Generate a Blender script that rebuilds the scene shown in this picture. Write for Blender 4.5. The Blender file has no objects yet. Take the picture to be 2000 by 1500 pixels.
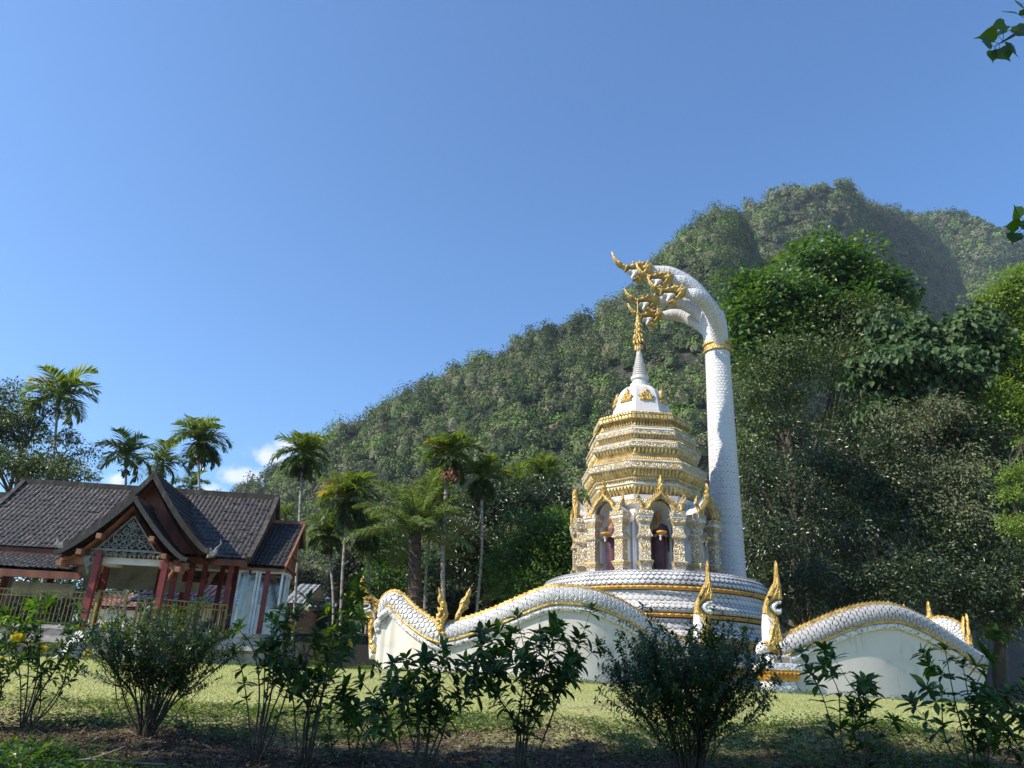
import bpy, math, random
import numpy as np
from math import radians, sin, cos, pi, tan, atan2, sqrt
rng = np.random.default_rng(7)
random.seed(7)
scene = bpy.context.scene
COL = scene.collection

# ---------------------------------------------------------------- camera
FPX, PITCH, ROLL = 1440.0, radians(22.1), math.atan(.04)
cam_data = bpy.data.cameras.new('camera')
cam_data.sensor_width = 36; cam_data.lens = 36 * FPX / 2000
cam_data.clip_start = .05; cam_data.clip_end = 5000
cam = bpy.data.objects.new('camera', cam_data); COL.objects.link(cam)
cam.location = (0, 0, 1.6)
from mathutils import Matrix, Vector
CAM_M = Matrix.Rotation(pi/2 + PITCH, 3, 'X') @ Matrix.Rotation(ROLL, 3, 'Z')
cam.rotation_euler = CAM_M.to_euler()
scene.camera = cam
CM = np.array(CAM_M); CP = np.array([0, 0, 1.6])
def at(x, y, Y):
    d = CM @ np.array([(x-1000)/FPX, (750-y)/FPX, -1.0])
    return CP + d*(Y/d[1])

# ---------------------------------------------------------------- sky, sun, exposure
SUN_EL, SUN_AZ = radians(39), atan2(-.93, -.37)      # azimuth measured from +Y towards +X
world = bpy.data.worlds.new('World'); scene.world = world; world.use_nodes = True
wn, wl = world.node_tree.nodes, world.node_tree.links
wn.clear()
wo = wn.new('ShaderNodeOutputWorld'); bg = wn.new('ShaderNodeBackground')
sky = wn.new('ShaderNodeTexSky'); sky.sky_type = 'NISHITA'; sky.sun_disc = False
sky.sun_elevation = SUN_EL; sky.sun_rotation = SUN_AZ
sky.altitude = 300; sky.air_density = 1.0; sky.dust_density = .35; sky.ozone_density = 3.5
bg.inputs['Strength'].default_value = .125
# small fair-weather clouds low over the hills
tc = wn.new('ShaderNodeTexCoord')
nz = wn.new('ShaderNodeTexNoise'); nz.inputs['Scale'].default_value = 26; nz.inputs['Detail'].default_value = 7; nz.inputs['Roughness'].default_value = .6
wl.new(tc.outputs['Generated'], nz.inputs['Vector'])
total = None
for (px_, py_, rx, rz) in ((528, 888, .034, .017), (560, 872, .022, .012), (472, 930, .038, .017), (405, 956, .034, .012), (225, 934, .014, .012)):
    d = at(px_, py_, 1) - CP; d /= np.linalg.norm(d)
    sub = wn.new('ShaderNodeVectorMath'); sub.operation = 'SUBTRACT'; sub.inputs[1].default_value = tuple(d)
    wl.new(tc.outputs['Generated'], sub.inputs[0])
    sc = wn.new('ShaderNodeVectorMath'); sc.operation = 'MULTIPLY'; sc.inputs[1].default_value = (1/rx, 1/rx, 1/rz)
    wl.new(sub.outputs[0], sc.inputs[0])
    ln = wn.new('ShaderNodeVectorMath'); ln.operation = 'LENGTH'; wl.new(sc.outputs[0], ln.inputs[0])
    a = wn.new('ShaderNodeMath'); a.operation = 'MULTIPLY_ADD'; a.inputs[1].default_value = -1; a.inputs[2].default_value = 1.0
    wl.new(ln.outputs['Value'], a.inputs[0])
    if total is None: total = a.outputs[0]
    else:
        mx = wn.new('ShaderNodeMath'); mx.operation = 'MAXIMUM'; wl.new(total, mx.inputs[0]); wl.new(a.outputs[0], mx.inputs[1]); total = mx.outputs[0]
na = wn.new('ShaderNodeMath'); na.operation = 'MULTIPLY_ADD'; na.inputs[1].default_value = 2.6; na.inputs[2].default_value = -1.3
wl.new(nz.outputs['Fac'], na.inputs[0])
ad = wn.new('ShaderNodeMath'); ad.operation = 'ADD'; wl.new(na.outputs[0], ad.inputs[0]); wl.new(total, ad.inputs[1])
rmp = wn.new('ShaderNodeMapRange'); rmp.interpolation_type = 'SMOOTHSTEP'; rmp.inputs['From Min'].default_value = .0; rmp.inputs['From Max'].default_value = .75
rmp.inputs['To Max'].default_value = .75
wl.new(ad.outputs[0], rmp.inputs['Value'])
cm = wn.new('ShaderNodeMixRGB'); cm.inputs['Color2'].default_value = (5.6, 5.6, 6.2, 1)
tint = wn.new('ShaderNodeMixRGB'); tint.blend_type = 'MULTIPLY'; tint.inputs['Fac'].default_value = 1; tint.inputs['Color2'].default_value = (.63, .92, 1.13, 1)
wl.new(sky.outputs[0], tint.inputs['Color1'])
wl.new(tint.outputs[0], cm.inputs['Color1']); wl.new(rmp.outputs[0], cm.inputs['Fac'])
wl.new(cm.outputs[0], bg.inputs['Color']); wl.new(bg.outputs[0], wo.inputs['Surface'])

sd = bpy.data.lights.new('sun', 'SUN'); sd.energy = 4.6; sd.angle = radians(.53); sd.color = (1, .92, .78)
sun = bpy.data.objects.new('sun', sd); COL.objects.link(sun)
SD = Vector((sin(SUN_AZ)*cos(SUN_EL), cos(SUN_AZ)*cos(SUN_EL), sin(SUN_EL)))
sun.rotation_euler = SD.to_track_quat('Z', 'Y').to_euler()
scene.view_settings.view_transform = 'Standard'; scene.view_settings.look = 'None'
scene.view_settings.exposure = 0.80; scene.view_settings.gamma = 1
scene.cycles.max_bounces = 6; scene.cycles.diffuse_bounces = 3; scene.cycles.glossy_bounces = 2
scene.cycles.transmission_bounces = 4; scene.cycles.transparent_max_bounces = 6; scene.cycles.volume_bounces = 0
scene.cycles.caustics_reflective = False; scene.cycles.caustics_refractive = False

# ---------------------------------------------------------------- helpers
class MB:
    """collects geometry, builds ONE mesh object"""
    def __init__(s): s.v = []; s.f = []; s.m = []; s.n = 0; s.att = []
    def add(s, V, F, m=0, att=None):
        V = np.asarray(V, float).reshape(-1, 3)
        s.v.append(V); s.att.append(np.zeros(len(V)) if att is None else np.broadcast_to(np.asarray(att, float), (len(V),)))
        n = s.n
        for f in (F.tolist() if isinstance(F, np.ndarray) else F): s.f.append([a+n for a in f]); s.m.append(m)
        s.n += len(V); return s
    def build(s, name, mat, parent=None, smooth=False, loc=None, link=True):
        me = bpy.data.meshes.new(name)
        V = np.concatenate(s.v) if s.v else np.zeros((0, 3))
        L = np.fromiter((len(f) for f in s.f), int, len(s.f))
        flat = np.fromiter((i for f in s.f for i in f), np.int32, int(L.sum()))
        me.vertices.add(len(V)); me.vertices.foreach_set('co', V.ravel())
        me.loops.add(len(flat)); me.loops.foreach_set('vertex_index', flat)
        me.polygons.add(len(L)); st = np.concatenate([[0], np.cumsum(L)[:-1]]) if len(L) else np.zeros(0)
        me.polygons.foreach_set('loop_start', st.astype(np.int32))
        for mm in (mat if isinstance(mat, (list, tuple)) else [mat]): me.materials.append(mm)
        me.polygons.foreach_set('material_index', np.array(s.m, np.int32))
        me.polygons.foreach_set('use_smooth', np.full(len(L), bool(smooth)))
        a = me.attributes.new('tint', 'FLOAT', 'POINT'); a.data.foreach_set('value', np.concatenate(s.att).astype(np.float32) if s.att else [])
        me.update(calc_edges=True); me.validate()
        o = bpy.data.objects.new(name, me); COL.objects.link(o)
        if parent: o.parent = parent
        if loc is not None: o.location = loc
        return o
    def pieces(s, name, mat, parent=None, smooth=False):
        """every separate piece becomes an object of its own"""
        p = list(range(s.n))
        def find(a):
            while p[a] != a: p[a] = p[p[a]]; a = p[a]
            return a
        for f in s.f:
            r = find(f[0])
            for q in f[1:]: p[find(q)] = r
        V = np.concatenate(s.v); groups = {}
        for f, m in zip(s.f, s.m): groups.setdefault(find(f[0]), []).append((f, m))
        out = []
        for g in groups.values():
            ids = sorted({i for f, _ in g for i in f}); mp = {a: k for k, a in enumerate(ids)}
            b = MB(); b.v.append(V[ids]); b.att.append(np.zeros(len(ids))); b.n = len(ids)
            b.f = [[mp[i] for i in f] for f, _ in g]; b.m = [m for _, m in g]; out.append(b.build(name, mat, parent, smooth))
        return out
    def box(s, c, h, rz=0, m=0, taper=1.0, R=None):
        c = np.array(c, float); h = np.array(h, float)
        V = np.array([[x, y, z] for z in (-1, 1) for y in (-1, 1) for x in (-1, 1)], float)
        V[4:, :2] *= taper; V = V*h
        if rz: V = V @ np.array([[cos(rz), sin(rz), 0], [-sin(rz), cos(rz), 0], [0, 0, 1]])
        if R is not None: V = V @ np.asarray(R).T
        return s.add(V + c, [[0, 2, 3, 1], [4, 5, 7, 6], [0, 1, 5, 4], [1, 3, 7, 5], [3, 2, 6, 7], [2, 0, 4, 6]], m)
    def bar(s, a, b, w, h, m=0, up=(0, 0, 1)):
        a = np.array(a, float); b = np.array(b, float); x = b-a; L = np.linalg.norm(x); x /= L
        y = np.cross(up, x); y /= np.linalg.norm(y)+1e-9; z = np.cross(x, y)
        return s.box((a+b)/2, (L/2, w/2, h/2), m=m, R=np.stack([x, y, z], 1))
    def tube(s, P, r, n=8, m=0, cap=True, flat=None, att=None):
        P = np.asarray(P, float); k = len(P); r = np.broadcast_to(np.asarray(r, float), (k,))
        T = np.gradient(P, axis=0); T /= np.linalg.norm(T, axis=1)[:, None]+1e-9
        up = np.array([0, 0, 1.]) if abs(T[:, 2]).max() < .95 else np.array([.37, -.93, .05])
        A = np.cross(T, up); A /= np.linalg.norm(A, axis=1)[:, None]+1e-9; B = np.cross(A, T)
        th = np.linspace(0, 2*pi, n, endpoint=False)
        fl = 1 if flat is None else flat
        V = P[:, None] + r[:, None, None]*(np.cos(th)[None, :, None]*A[:, None]*fl + np.sin(th)[None, :, None]*B[:, None])
        V = V.reshape(-1, 3); i = np.arange(k-1)[:, None]*n; j = np.arange(n)[None]; j2 = (j+1) % n
        F = np.stack([i+j, i+j2, i+n+j2, i+n+j], -1).reshape(-1, 4).tolist()
        if cap: F.append(list(range(n))[::-1]); F.append([(k-1)*n+q for q in range(n)])
        return s.add(V, F, m, att)
    def lathe(s, prof, n=24, c=(0, 0, 0), ph=0, m=0, mats=None, cap=True, sx=1, sy=1):
        prof = np.asarray(prof, float); k = len(prof)
        th = np.linspace(0, 2*pi, n, endpoint=False)+ph
        V = np.stack([prof[:, 0:1]*np.cos(th)*sx, prof[:, 0:1]*np.sin(th)*sy, np.repeat(prof[:, 1:2], n, 1)], -1).reshape(-1, 3)+np.array(c)
        n0 = s.n; s.v.append(V); s.att.append(np.zeros(len(V))); s.n += len(V)
        for i in range(k-1):
            mm = mats[i] if mats else m
            for j in range(n):
                j2 = (j+1) % n
                s.f.append([n0+i*n+j, n0+i*n+j2, n0+(i+1)*n+j2, n0+(i+1)*n+j]); s.m.append(mm)
        if cap:
            s.f.append([n0+j for j in range(n)][::-1]); s.m.append(mats[0] if mats else m)
            s.f.append([n0+(k-1)*n+j for j in range(n)]); s.m.append(mats[-1] if mats else m)
        return s
    def grid(s, G, m=0, att=None, wrap=False):
        a, b = G.shape[:2]; bb = b if wrap else b-1
        i = np.arange(a-1)[:, None]*b; j = np.arange(bb)[None]; j2 = (j+1) % b
        return s.add(G.reshape(-1, 3), np.stack([i+j, i+j2, i+b+j2, i+b+j], -1).reshape(-1, 4), m, att)
    def scatter(s, tv, tf, P, X, Y, Z, sc, m=0, att=None):
        tv = np.asarray(tv, float); k = len(tv); N = len(P); sc = np.asarray(sc, float).reshape(-1, 1, 1)
        V = P[:, None] + sc*(tv[None, :, 0:1]*X[:, None] + tv[None, :, 1:2]*Y[:, None] + tv[None, :, 2:3]*Z[:, None])
        for q in sorted(set(len(f) for f in tf)):
            pass
        at_ = None if att is None else np.repeat(np.asarray(att), k)
        s.v.append(V.reshape(-1, 3)); s.att.append(np.zeros(N*k) if at_ is None else at_)
        for f in tf:
            F = (np.arange(N)[:, None]*k + np.array(f)[None] + s.n)
            s.f.extend(F.tolist()); s.m.extend([m]*N)
        s.n += N*k; return s

def nrm(a): return a/(np.linalg.norm(a, axis=-1, keepdims=True)+1e-9)
def frames(D, roll=None):
    """leaf frames: X along the leaf, Z roughly its upper face"""
    X = nrm(D); R = rng.normal(size=X.shape) if roll is None else roll
    Y = nrm(np.cross(R, X)); Z = np.cross(X, Y); return X, Y, Z
def empty(name, loc=(0, 0, 0), rz=0, sc=1):
    o = bpy.data.objects.new(name, None); COL.objects.link(o); o.location = loc; o.rotation_euler = (0, 0, rz); o.scale = (sc, sc, sc)
    o.empty_display_size = .2; return o
def tag(o, label=None, cat=None, group=None, kind=None):
    if label: o['label'] = label
    if cat: o['category'] = cat
    if group: o['group'] = group
    if kind: o['kind'] = kind
    return o
def copy_tree(o, parent=None):
    c = o.copy(); COL.objects.link(c); c.parent = parent
    for ch in list(o.children): copy_tree(ch, c)
    return c
def smooth_path(P, n):
    """Catmull-Rom through the points"""
    P = np.asarray(P, float); Q = np.concatenate([[2*P[0]-P[1]], P, [2*P[-1]-P[-2]]])
    t = np.linspace(0, len(P)-1-1e-6, n); i = t.astype(int); f = (t-i)[:, None]
    a, b, c, d = Q[i], Q[i+1], Q[i+2], Q[i+3]
    return .5*((2*b)+(-a+c)*f+(2*a-5*b+4*c-d)*f*f+(-a+3*b-3*c+d)*f**3)
def vnoise(P, seed=0):
    """cheap smooth noise in -1..1"""
    P = np.asarray(P, float); r = np.random.default_rng(seed); o = 0
    for k in range(6):
        d = r.normal(size=P.shape[-1]); d /= np.linalg.norm(d); f = 1+.6*k
        o = o+np.sin(P@d*f+r.uniform(0, 6.28)+1.3*np.sin(P@nrm(r.normal(size=P.shape[-1]))*f*.8+r.uniform(0, 6)))/(1+.35*k)
    return o/3.4

def inflate(mb, poly, T, M, res=.03, D=None, bump=.0, bs=30., m=0, seed=1, hole=None):
    """solid with a rounded cross-section from a side outline; poly in (a,b) metres, M maps (a,b,c)->world"""
    poly = np.asarray(poly, float); lo = poly.min(0)-res; hi = poly.max(0)+res
    nx = int((hi[0]-lo[0])/res)+2; ny = int((hi[1]-lo[1])/res)+2
    gx, gy = np.meshgrid(lo[0]+np.arange(nx)*res, lo[1]+np.arange(ny)*res, indexing='ij')
    pts = np.stack([gx, gy], -1).reshape(-1, 2)
    def dist(pts, poly):
        best = np.full(len(pts), 1e9); near = np.zeros_like(pts); ins = np.zeros(len(pts), bool)
        for a, b in zip(poly, np.roll(poly, -1, 0)):
            ab = b-a; t = np.clip(((pts-a)@ab)/(ab@ab+1e-12), 0, 1); q = a+t[:, None]*ab; d = np.linalg.norm(pts-q, axis=1)
            u = d < best; best[u] = d[u]; near[u] = q[u]
            c = ((a[1] > pts[:, 1]) != (b[1] > pts[:, 1]))
            with np.errstate(divide='ignore', invalid='ignore'):
                xi = (b[0]-a[0])*(pts[:, 1]-a[1])/(b[1]-a[1]+1e-15)+a[0]
            ins ^= c & (pts[:, 0] < xi)
        return best, near, ins
    d, nr, ins = dist(pts, poly)
    I = ins.reshape(nx, ny)
    cell = I[:-1, :-1] | I[1:, :-1] | I[:-1, 1:] | I[1:, 1:]
    used = np.zeros((nx, ny), bool)
    for a in (0, 1):
        for b in (0, 1): used[a:a+nx-1, b:b+ny-1] |= cell
    edge = used & ~I
    ef = edge.ravel(); pts[ef] = nr[ef]; d[ef] = 0
    D = D or T
    h = T*np.sqrt(np.clip(1-(1-np.clip(d/D, 0, 1))**2, 0, 1))
    if bump:
        w = vnoise(pts*bs, seed); w = np.sign(w)*np.abs(w)**.6
        h = h+bump*w*np.clip(d/(res*2), 0, 1)
    idx = -np.ones(nx*ny, int); ui = np.flatnonzero(used.ravel()); idx[ui] = np.arange(len(ui)); idx = idx.reshape(nx, ny)
    A = np.concatenate([pts[ui], h[ui, None]], 1); B = A.copy(); B[:, 2] *= -1
    ci, cj = np.nonzero(cell)
    q = np.stack([idx[ci, cj], idx[ci+1, cj], idx[ci+1, cj+1], idx[ci, cj+1]], 1)
    k = len(ui); V = np.concatenate([A, B]); F = np.concatenate([q, q[:, ::-1]+k])
    mb.add(V@np.asarray(M)[:, :3].T + np.asarray(M)[:, 3], F, m)
    return mb

# ---------------------------------------------------------------- materials
def mat(name, col=(.5, .5, .5), rough=.6, metal=0, spec=.5):
    m = bpy.data.materials.new(name); m.use_nodes = True; b = m.node_tree.nodes['Principled BSDF']
    b.inputs['Base Color'].default_value = (*col, 1); b.inputs['Roughness'].default_value = rough; b.inputs['Metallic'].default_value = metal
    b.inputs['Specular IOR Level'].default_value = spec
    return m
def N(m, t, **k):
    n = m.node_tree.nodes.new(t)
    for a, v in k.items():
        if a in n.inputs: n.inputs[a].default_value = v
        else: setattr(n, a, v)
    return n
def L(m, a, b): m.node_tree.links.new(a, b)
def ramp(m, stops, inp=None, interp='LINEAR'):
    r = N(m, 'ShaderNodeValToRGB'); r.color_ramp.interpolation = interp
    while len(r.color_ramp.elements) < len(stops): r.color_ramp.elements.new(.5)
    for e, (p, c) in zip(r.color_ramp.elements, stops): e.position = p; e.color = (*c, 1)
    if inp is not None: L(m, inp, r.inputs['Fac'])
    return r
def BS(m): return m.node_tree.nodes['Principled BSDF']
def noise_mat(name, stops, scale=4, detail=6, rough=.7, bump=.2, bscale=None, bdist=.02, metal=0, coord='Object', spec=.4, stretch=None, distort=0):
    m = mat(name, rough=rough, metal=metal, spec=spec); tc = N(m, 'ShaderNodeTexCoord'); src = tc.outputs[coord]
    if stretch:
        mp = N(m, 'ShaderNodeMapping'); mp.inputs['Scale'].default_value = stretch; L(m, src, mp.inputs['Vector']); src = mp.outputs[0]
    n = N(m, 'ShaderNodeTexNoise', Scale=scale, Detail=detail, Distortion=distort); L(m, src, n.inputs['Vector'])
    r = ramp(m, stops, n.outputs['Fac']); L(m, r.outputs[0], BS(m).inputs['Base Color'])
    n2 = N(m, 'ShaderNodeTexNoise', Scale=bscale or scale*6, Detail=5); L(m, src, n2.inputs['Vector'])
    b = N(m, 'ShaderNodeBump', Strength=bump, Distance=bdist); L(m, n2.outputs['Fac'], b.inputs['Height']); L(m, b.outputs[0], BS(m).inputs['Normal'])
    return m
def leaf_mat(name, stops, trans=.35, rough=.45, tintmix=0, spec=.5, tcol=None):
    """random colour per leaf, part of the light passes through"""
    m = mat(name, rough=rough, spec=spec); g = N(m, 'ShaderNodeNewGeometry'); src = g.outputs['Random Per Island']
    if tintmix:
        a = N(m, 'ShaderNodeAttribute'); a.attribute_name = 'tint'
        mx = N(m, 'ShaderNodeMath', operation='MULTIPLY_ADD'); L(m, src, mx.inputs[0]); mx.inputs[1].default_value = 1-tintmix
        mu = N(m, 'ShaderNodeMath', operation='MULTIPLY'); L(m, a.outputs['Fac'], mu.inputs[0]); mu.inputs[1].default_value = tintmix
        L(m, mu.outputs[0], mx.inputs[2]); src = mx.outputs[0]
    r = ramp(m, stops, src); L(m, r.outputs[0], BS(m).inputs['Base Color'])
    t = N(m, 'ShaderNodeBsdfTranslucent'); mixc = N(m, 'ShaderNodeMixRGB', blend_type='MULTIPLY'); mixc.inputs['Fac'].default_value = 1
    mixc.inputs['Color2'].default_value = (*(tcol or (1.5, 1.6, .55)), 1); L(m, r.outputs[0], mixc.inputs['Color1']); L(m, mixc.outputs[0], t.inputs['Color'])
    ms = N(m, 'ShaderNodeMixShader'); ms.inputs['Fac'].default_value = trans
    L(m, BS(m).outputs[0], ms.inputs[1]); L(m, t.outputs[0], ms.inputs[2])
    L(m, ms.outputs[0], m.node_tree.nodes['Material Output'].inputs['Surface'])
    return m

M = {}
def gold_mat(name, c1, c2, rough=.32):
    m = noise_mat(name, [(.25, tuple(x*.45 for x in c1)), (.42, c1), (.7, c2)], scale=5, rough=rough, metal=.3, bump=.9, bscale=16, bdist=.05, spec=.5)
    return m
M['gold'] = gold_mat('gold_paint', (.46, .28, .065), (.66, .46, .15))
M['gold_shaded'] = gold_mat('gold_paint_with_recess_shade', (.30, .18, .05), (.50, .33, .11), .45)  # gold darkened so the shade behind the petal rows is in the colour
M['gold_pale'] = gold_mat('pale_gold_paint', (.56, .40, .15), (.74, .60, .32), .4)
M['gold_orange'] = gold_mat('gold_orange_paint', (.60, .30, .05), (.74, .42, .10), .4)
def white_mat(name, c=(.62, .58, .545), dirt=(.34, .31, .27), lo=.2, hi=.42, scale=2.2, bump=.06):
    return noise_mat(name, [(lo, dirt), (hi, tuple(.94*x for x in c)), (.7, c)], scale=scale, rough=.55, bump=bump, bscale=25, bdist=.01, spec=.4)
M['white'] = white_mat('white_paint')
M['wall'] = white_mat('white_wall_render', (.62, .565, .50), (.34, .31, .26), .15, .42, 1.6, .1)
def streaks(m, col=(.20, .19, .16), amt=.75):
    """rain streaks and splash stains"""
    bc = BS(m).inputs['Base Color']; src = bc.links[0].from_socket; tc = N(m, 'ShaderNodeTexCoord'); mp = N(m, 'ShaderNodeMapping'); mp.inputs['Scale'].default_value = (5, 5, .45); L(m, tc.outputs['Object'], mp.inputs['Vector'])
    n = N(m, 'ShaderNodeTexNoise', Scale=1.6, Detail=8, Roughness=.7); L(m, mp.outputs[0], n.inputs['Vector'])
    n2 = N(m, 'ShaderNodeTexNoise', Scale=.9, Detail=5); L(m, tc.outputs['Object'], n2.inputs['Vector'])
    mu = N(m, 'ShaderNodeMath', operation='MULTIPLY'); L(m, n.outputs['Fac'], mu.inputs[0]); L(m, n2.outputs['Fac'], mu.inputs[1])
    r = ramp(m, [(.27, (0, 0, 0)), (.42, (amt, amt, amt))], mu.outputs[0]); x = N(m, 'ShaderNodeMixRGB'); L(m, r.outputs[0], x.inputs['Fac']); L(m, src, x.inputs['Color1']); x.inputs['Color2'].default_value = (*col, 1); L(m, x.outputs[0], bc)
streaks(M['wall'], (.30, .28, .24), .6); streaks(M['white'], (.26, .24, .20), .45)
def floral(name, gfrac=.5, scale=9, gold=(.66, .42, .08), white=(.66, .63, .60)):
    """raised gilded tendrils on white stucco"""
    m = mat(name, rough=.4); tc = N(m, 'ShaderNodeTexCoord')
    v = N(m, 'ShaderNodeTexVoronoi', Scale=scale, feature='SMOOTH_F1'); v.inputs['Smoothness'].default_value = .3
    n = N(m, 'ShaderNodeTexNoise', Scale=scale*.8, Detail=2); L(m, tc.outputs['Object'], n.inputs['Vector'])
    mx = N(m, 'ShaderNodeMixRGB', Fac=.18); L(m, tc.outputs['Object'], mx.inputs['Color1']); L(m, n.outputs['Color'], mx.inputs['Color2'])
    L(m, mx.outputs[0], v.inputs['Vector'])
    w = N(m, 'ShaderNodeMath', operation='SINE'); mu = N(m, 'ShaderNodeMath', operation='MULTIPLY'); mu.inputs[1].default_value = 26
    L(m, v.outputs['Distance'], mu.inputs[0]); L(m, mu.outputs[0], w.inputs[0])
    r = ramp(m, [(gfrac-.06, (0, 0, 0)), (gfrac+.06, (1, 1, 1))]); mr = N(m, 'ShaderNodeMapRange'); mr.inputs['From Min'].default_value = -1
    L(m, w.outputs[0], mr.inputs['Value']); L(m, mr.outputs[0], r.inputs['Fac'])
    c = N(m, 'ShaderNodeMixRGB'); c.inputs['Color1'].default_value = (*white, 1); c.inputs['Color2'].default_value = (*gold, 1)
    L(m, r.outputs[0], c.inputs['Fac']); L(m, c.outputs[0], BS(m).inputs['Base Color'])
    mm = N(m, 'ShaderNodeMath', operation='MULTIPLY'); mm.inputs[1].default_value = .5; L(m, r.outputs[0], mm.inputs[0]); L(m, mm.outputs[0], BS(m).inputs['Metallic'])
    b = N(m, 'ShaderNodeBump', Strength=1.0, Distance=.05); L(m, mr.outputs[0], b.inputs['Height']); L(m, b.outputs[0], BS(m).inputs['Normal'])
    return m
M['floral'] = floral('gilded_floral_stucco', .56, 7, (.64, .40, .09), (.80, .75, .68))
M['floral_gold'] = floral('dense_gilded_stucco', .46, 9, (.66, .43, .11), (.80, .75, .68))
def scale_mat(name, light, dark, lo=.35, hi=.75):
    m = mat(name, rough=.5, spec=.4); a = N(m, 'ShaderNodeAttribute'); a.attribute_name = 'tint'
    tc = N(m, 'ShaderNodeTexCoord'); n = N(m, 'ShaderNodeTexNoise', Scale=1.3, Detail=6); L(m, tc.outputs['Object'], n.inputs['Vector'])
    mu = N(m, 'ShaderNodeMath', operation='MULTIPLY_ADD'); L(m, n.outputs['Fac'], mu.inputs[0]); mu.inputs[1].default_value = 1.1; mu.inputs[2].default_value = -.55
    ad = N(m, 'ShaderNodeMath', operation='ADD'); L(m, a.outputs['Fac'], ad.inputs[0]); L(m, mu.outputs[0], ad.inputs[1])
    r = ramp(m, [(lo, light), (hi, dark)], ad.outputs[0]); L(m, r.outputs[0], BS(m).inputs['Base Color'])
    return m
M['scales'] = scale_mat('white_naga_scales', (.52, .50, .49), (.12, .11, .11), .24, .78)
M['scales_clean'] = scale_mat('clean_white_naga_scales', (.60, .575, .57), (.09, .09, .09), .42, .85)
M['scales_shaded'] = scale_mat('shaded_weathered_naga_scales', (.36, .35, .35), (.07, .065, .065), .15, .75)  # right wall's weathering, with its shade also put into the grey
M['scales_dark'] = scale_mat('weathered_naga_scales', (.56, .55, .55), (.09, .088, .09), .2, .7)
M['mouth'] = mat('mouth_white', (.64, .62, .61), .5)
M['trim'] = noise_mat('rough_white_trim', [(.35, (.2, .19, .18)), (.5, (.66, .65, .66)), (.7, (.76, .75, .76))], scale=14, bump=1, bscale=14, bdist=.05)
M['teak'] = noise_mat('red_brown_timber', [(.3, (.10, .035, .02)), (.6, (.22, .075, .045)), (.8, (.30, .15, .10))], scale=3, rough=.7, stretch=(1, 1, .3), bump=.3)
M['orange_wood'] = noise_mat('orange_painted_timber', [(.3, (.13, .05, .03)), (.55, (.27, .11, .06)), (.8, (.30, .18, .12))], scale=3, rough=.7, bump=.3)
M['grey_wood'] = noise_mat('weathered_grey_timber', [(.3, (.025, .02, .017)), (.55, (.055, .045, .038)), (.8, (.13, .11, .09))], scale=6, rough=.85, stretch=(1, 1, .4), bump=.5)
M['red'] = noise_mat('red_column_paint', [(.25, (.08, .012, .012)), (.5, (.19, .024, .026)), (.85, (.26, .06, .05))], scale=3, rough=.5, bump=.1)
M['tile'] = noise_mat('dark_roof_tile', [(.3, (.018, .014, .013)), (.5, (.024, .018, .015)), (.75, (.13, .095, .08))], scale=7, detail=8, rough=.6, bump=.5, bscale=40, spec=.6)
def grooved(m, dark=(.012, .010, .009), gain=1.0):
    bc = BS(m).inputs['Base Color']; src = bc.links[0].from_socket; a = N(m, 'ShaderNodeAttribute'); a.attribute_name = 'tint'
    mu = N(m, 'ShaderNodeMath', operation='MULTIPLY', use_clamp=True); mu.inputs[1].default_value = gain; L(m, a.outputs['Fac'], mu.inputs[0])
    x = N(m, 'ShaderNodeMixRGB'); L(m, mu.outputs[0], x.inputs['Fac']); L(m, src, x.inputs['Color1']); x.inputs['Color2'].default_value = (*dark, 1); L(m, x.outputs[0], bc)
M['tile_black'] = noise_mat('shadow_black_roof_tile', [(.3, (.010, .009, .009)), (.62, (.028, .024, .022)), (.8, (.07, .06, .055))], scale=9, detail=8, rough=.6, bump=.6, bscale=40)  # near-black tile; shadow on end and porch roofs put into its colour
M['tile_red'] = noise_mat('red_clay_tile', [(.3, (.18, .06, .04)), (.5, (.36, .15, .10)), (.75, (.50, .32, .26))], scale=5, detail=8, rough=.7, bump=.3)
M['tile_grey'] = noise_mat('grey_roof_tile', [(.3, (.12, .12, .13)), (.6, (.32, .34, .36))], scale=5, detail=8, rough=.7)
for k_ in ('tile', 'tile_black', 'tile_red', 'tile_grey'): grooved(M[k_])
M['plaster'] = noise_mat('grey_plaster', [(.3, (.50, .48, .42)), (.7, (.68, .66, .60))], scale=2, rough=.85, bump=.15)
M['plaster_white'] = noise_mat('dirty_white_plaster', [(.25, (.36, .33, .30)), (.5, (.62, .60, .56)), (.8, (.70, .68, .64))], scale=2, rough=.8, bump=.15)
M['concrete'] = noise_mat('weathered_concrete', [(.3, (.16, .14, .12)), (.55, (.42, .38, .34)), (.8, (.55, .50, .46))], scale=2.5, rough=.9, bump=.3)
M['iron_gold'] = noise_mat('yellow_painted_iron', [(.3, (.20, .13, .04)), (.7, (.42, .30, .10))], scale=6, rough=.5, bump=.1)
M['dark'] = mat('dark_interior', (.02, .018, .016), .8)
M['bark'] = noise_mat('tree_bark', [(.3, (.035, .027, .02)), (.6, (.10, .08, .06)), (.8, (.17, .145, .12))], scale=6, rough=.9, bump=.7, stretch=(1, 1, .3))
M['palm_bark'] = noise_mat('palm_trunk', [(.3, (.12, .10, .08)), (.55, (.30, .27, .23)), (.8, (.42, .39, .34))], scale=5, rough=.85, bump=.4, stretch=(.6, .6, 2.4))
M['coco_bark'] = noise_mat('coconut_trunk', [(.3, (.035, .025, .02)), (.6, (.12, .085, .065)), (.8, (.22, .155, .125))], scale=5, rough=.9, bump=1, bdist=.08, stretch=(1, 1, 1.5))
M['stem'] = noise_mat('shrub_stem', [(.3, (.03, .022, .015)), (.7, (.10, .075, .05))], scale=20, rough=.8, bump=.3)
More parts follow.
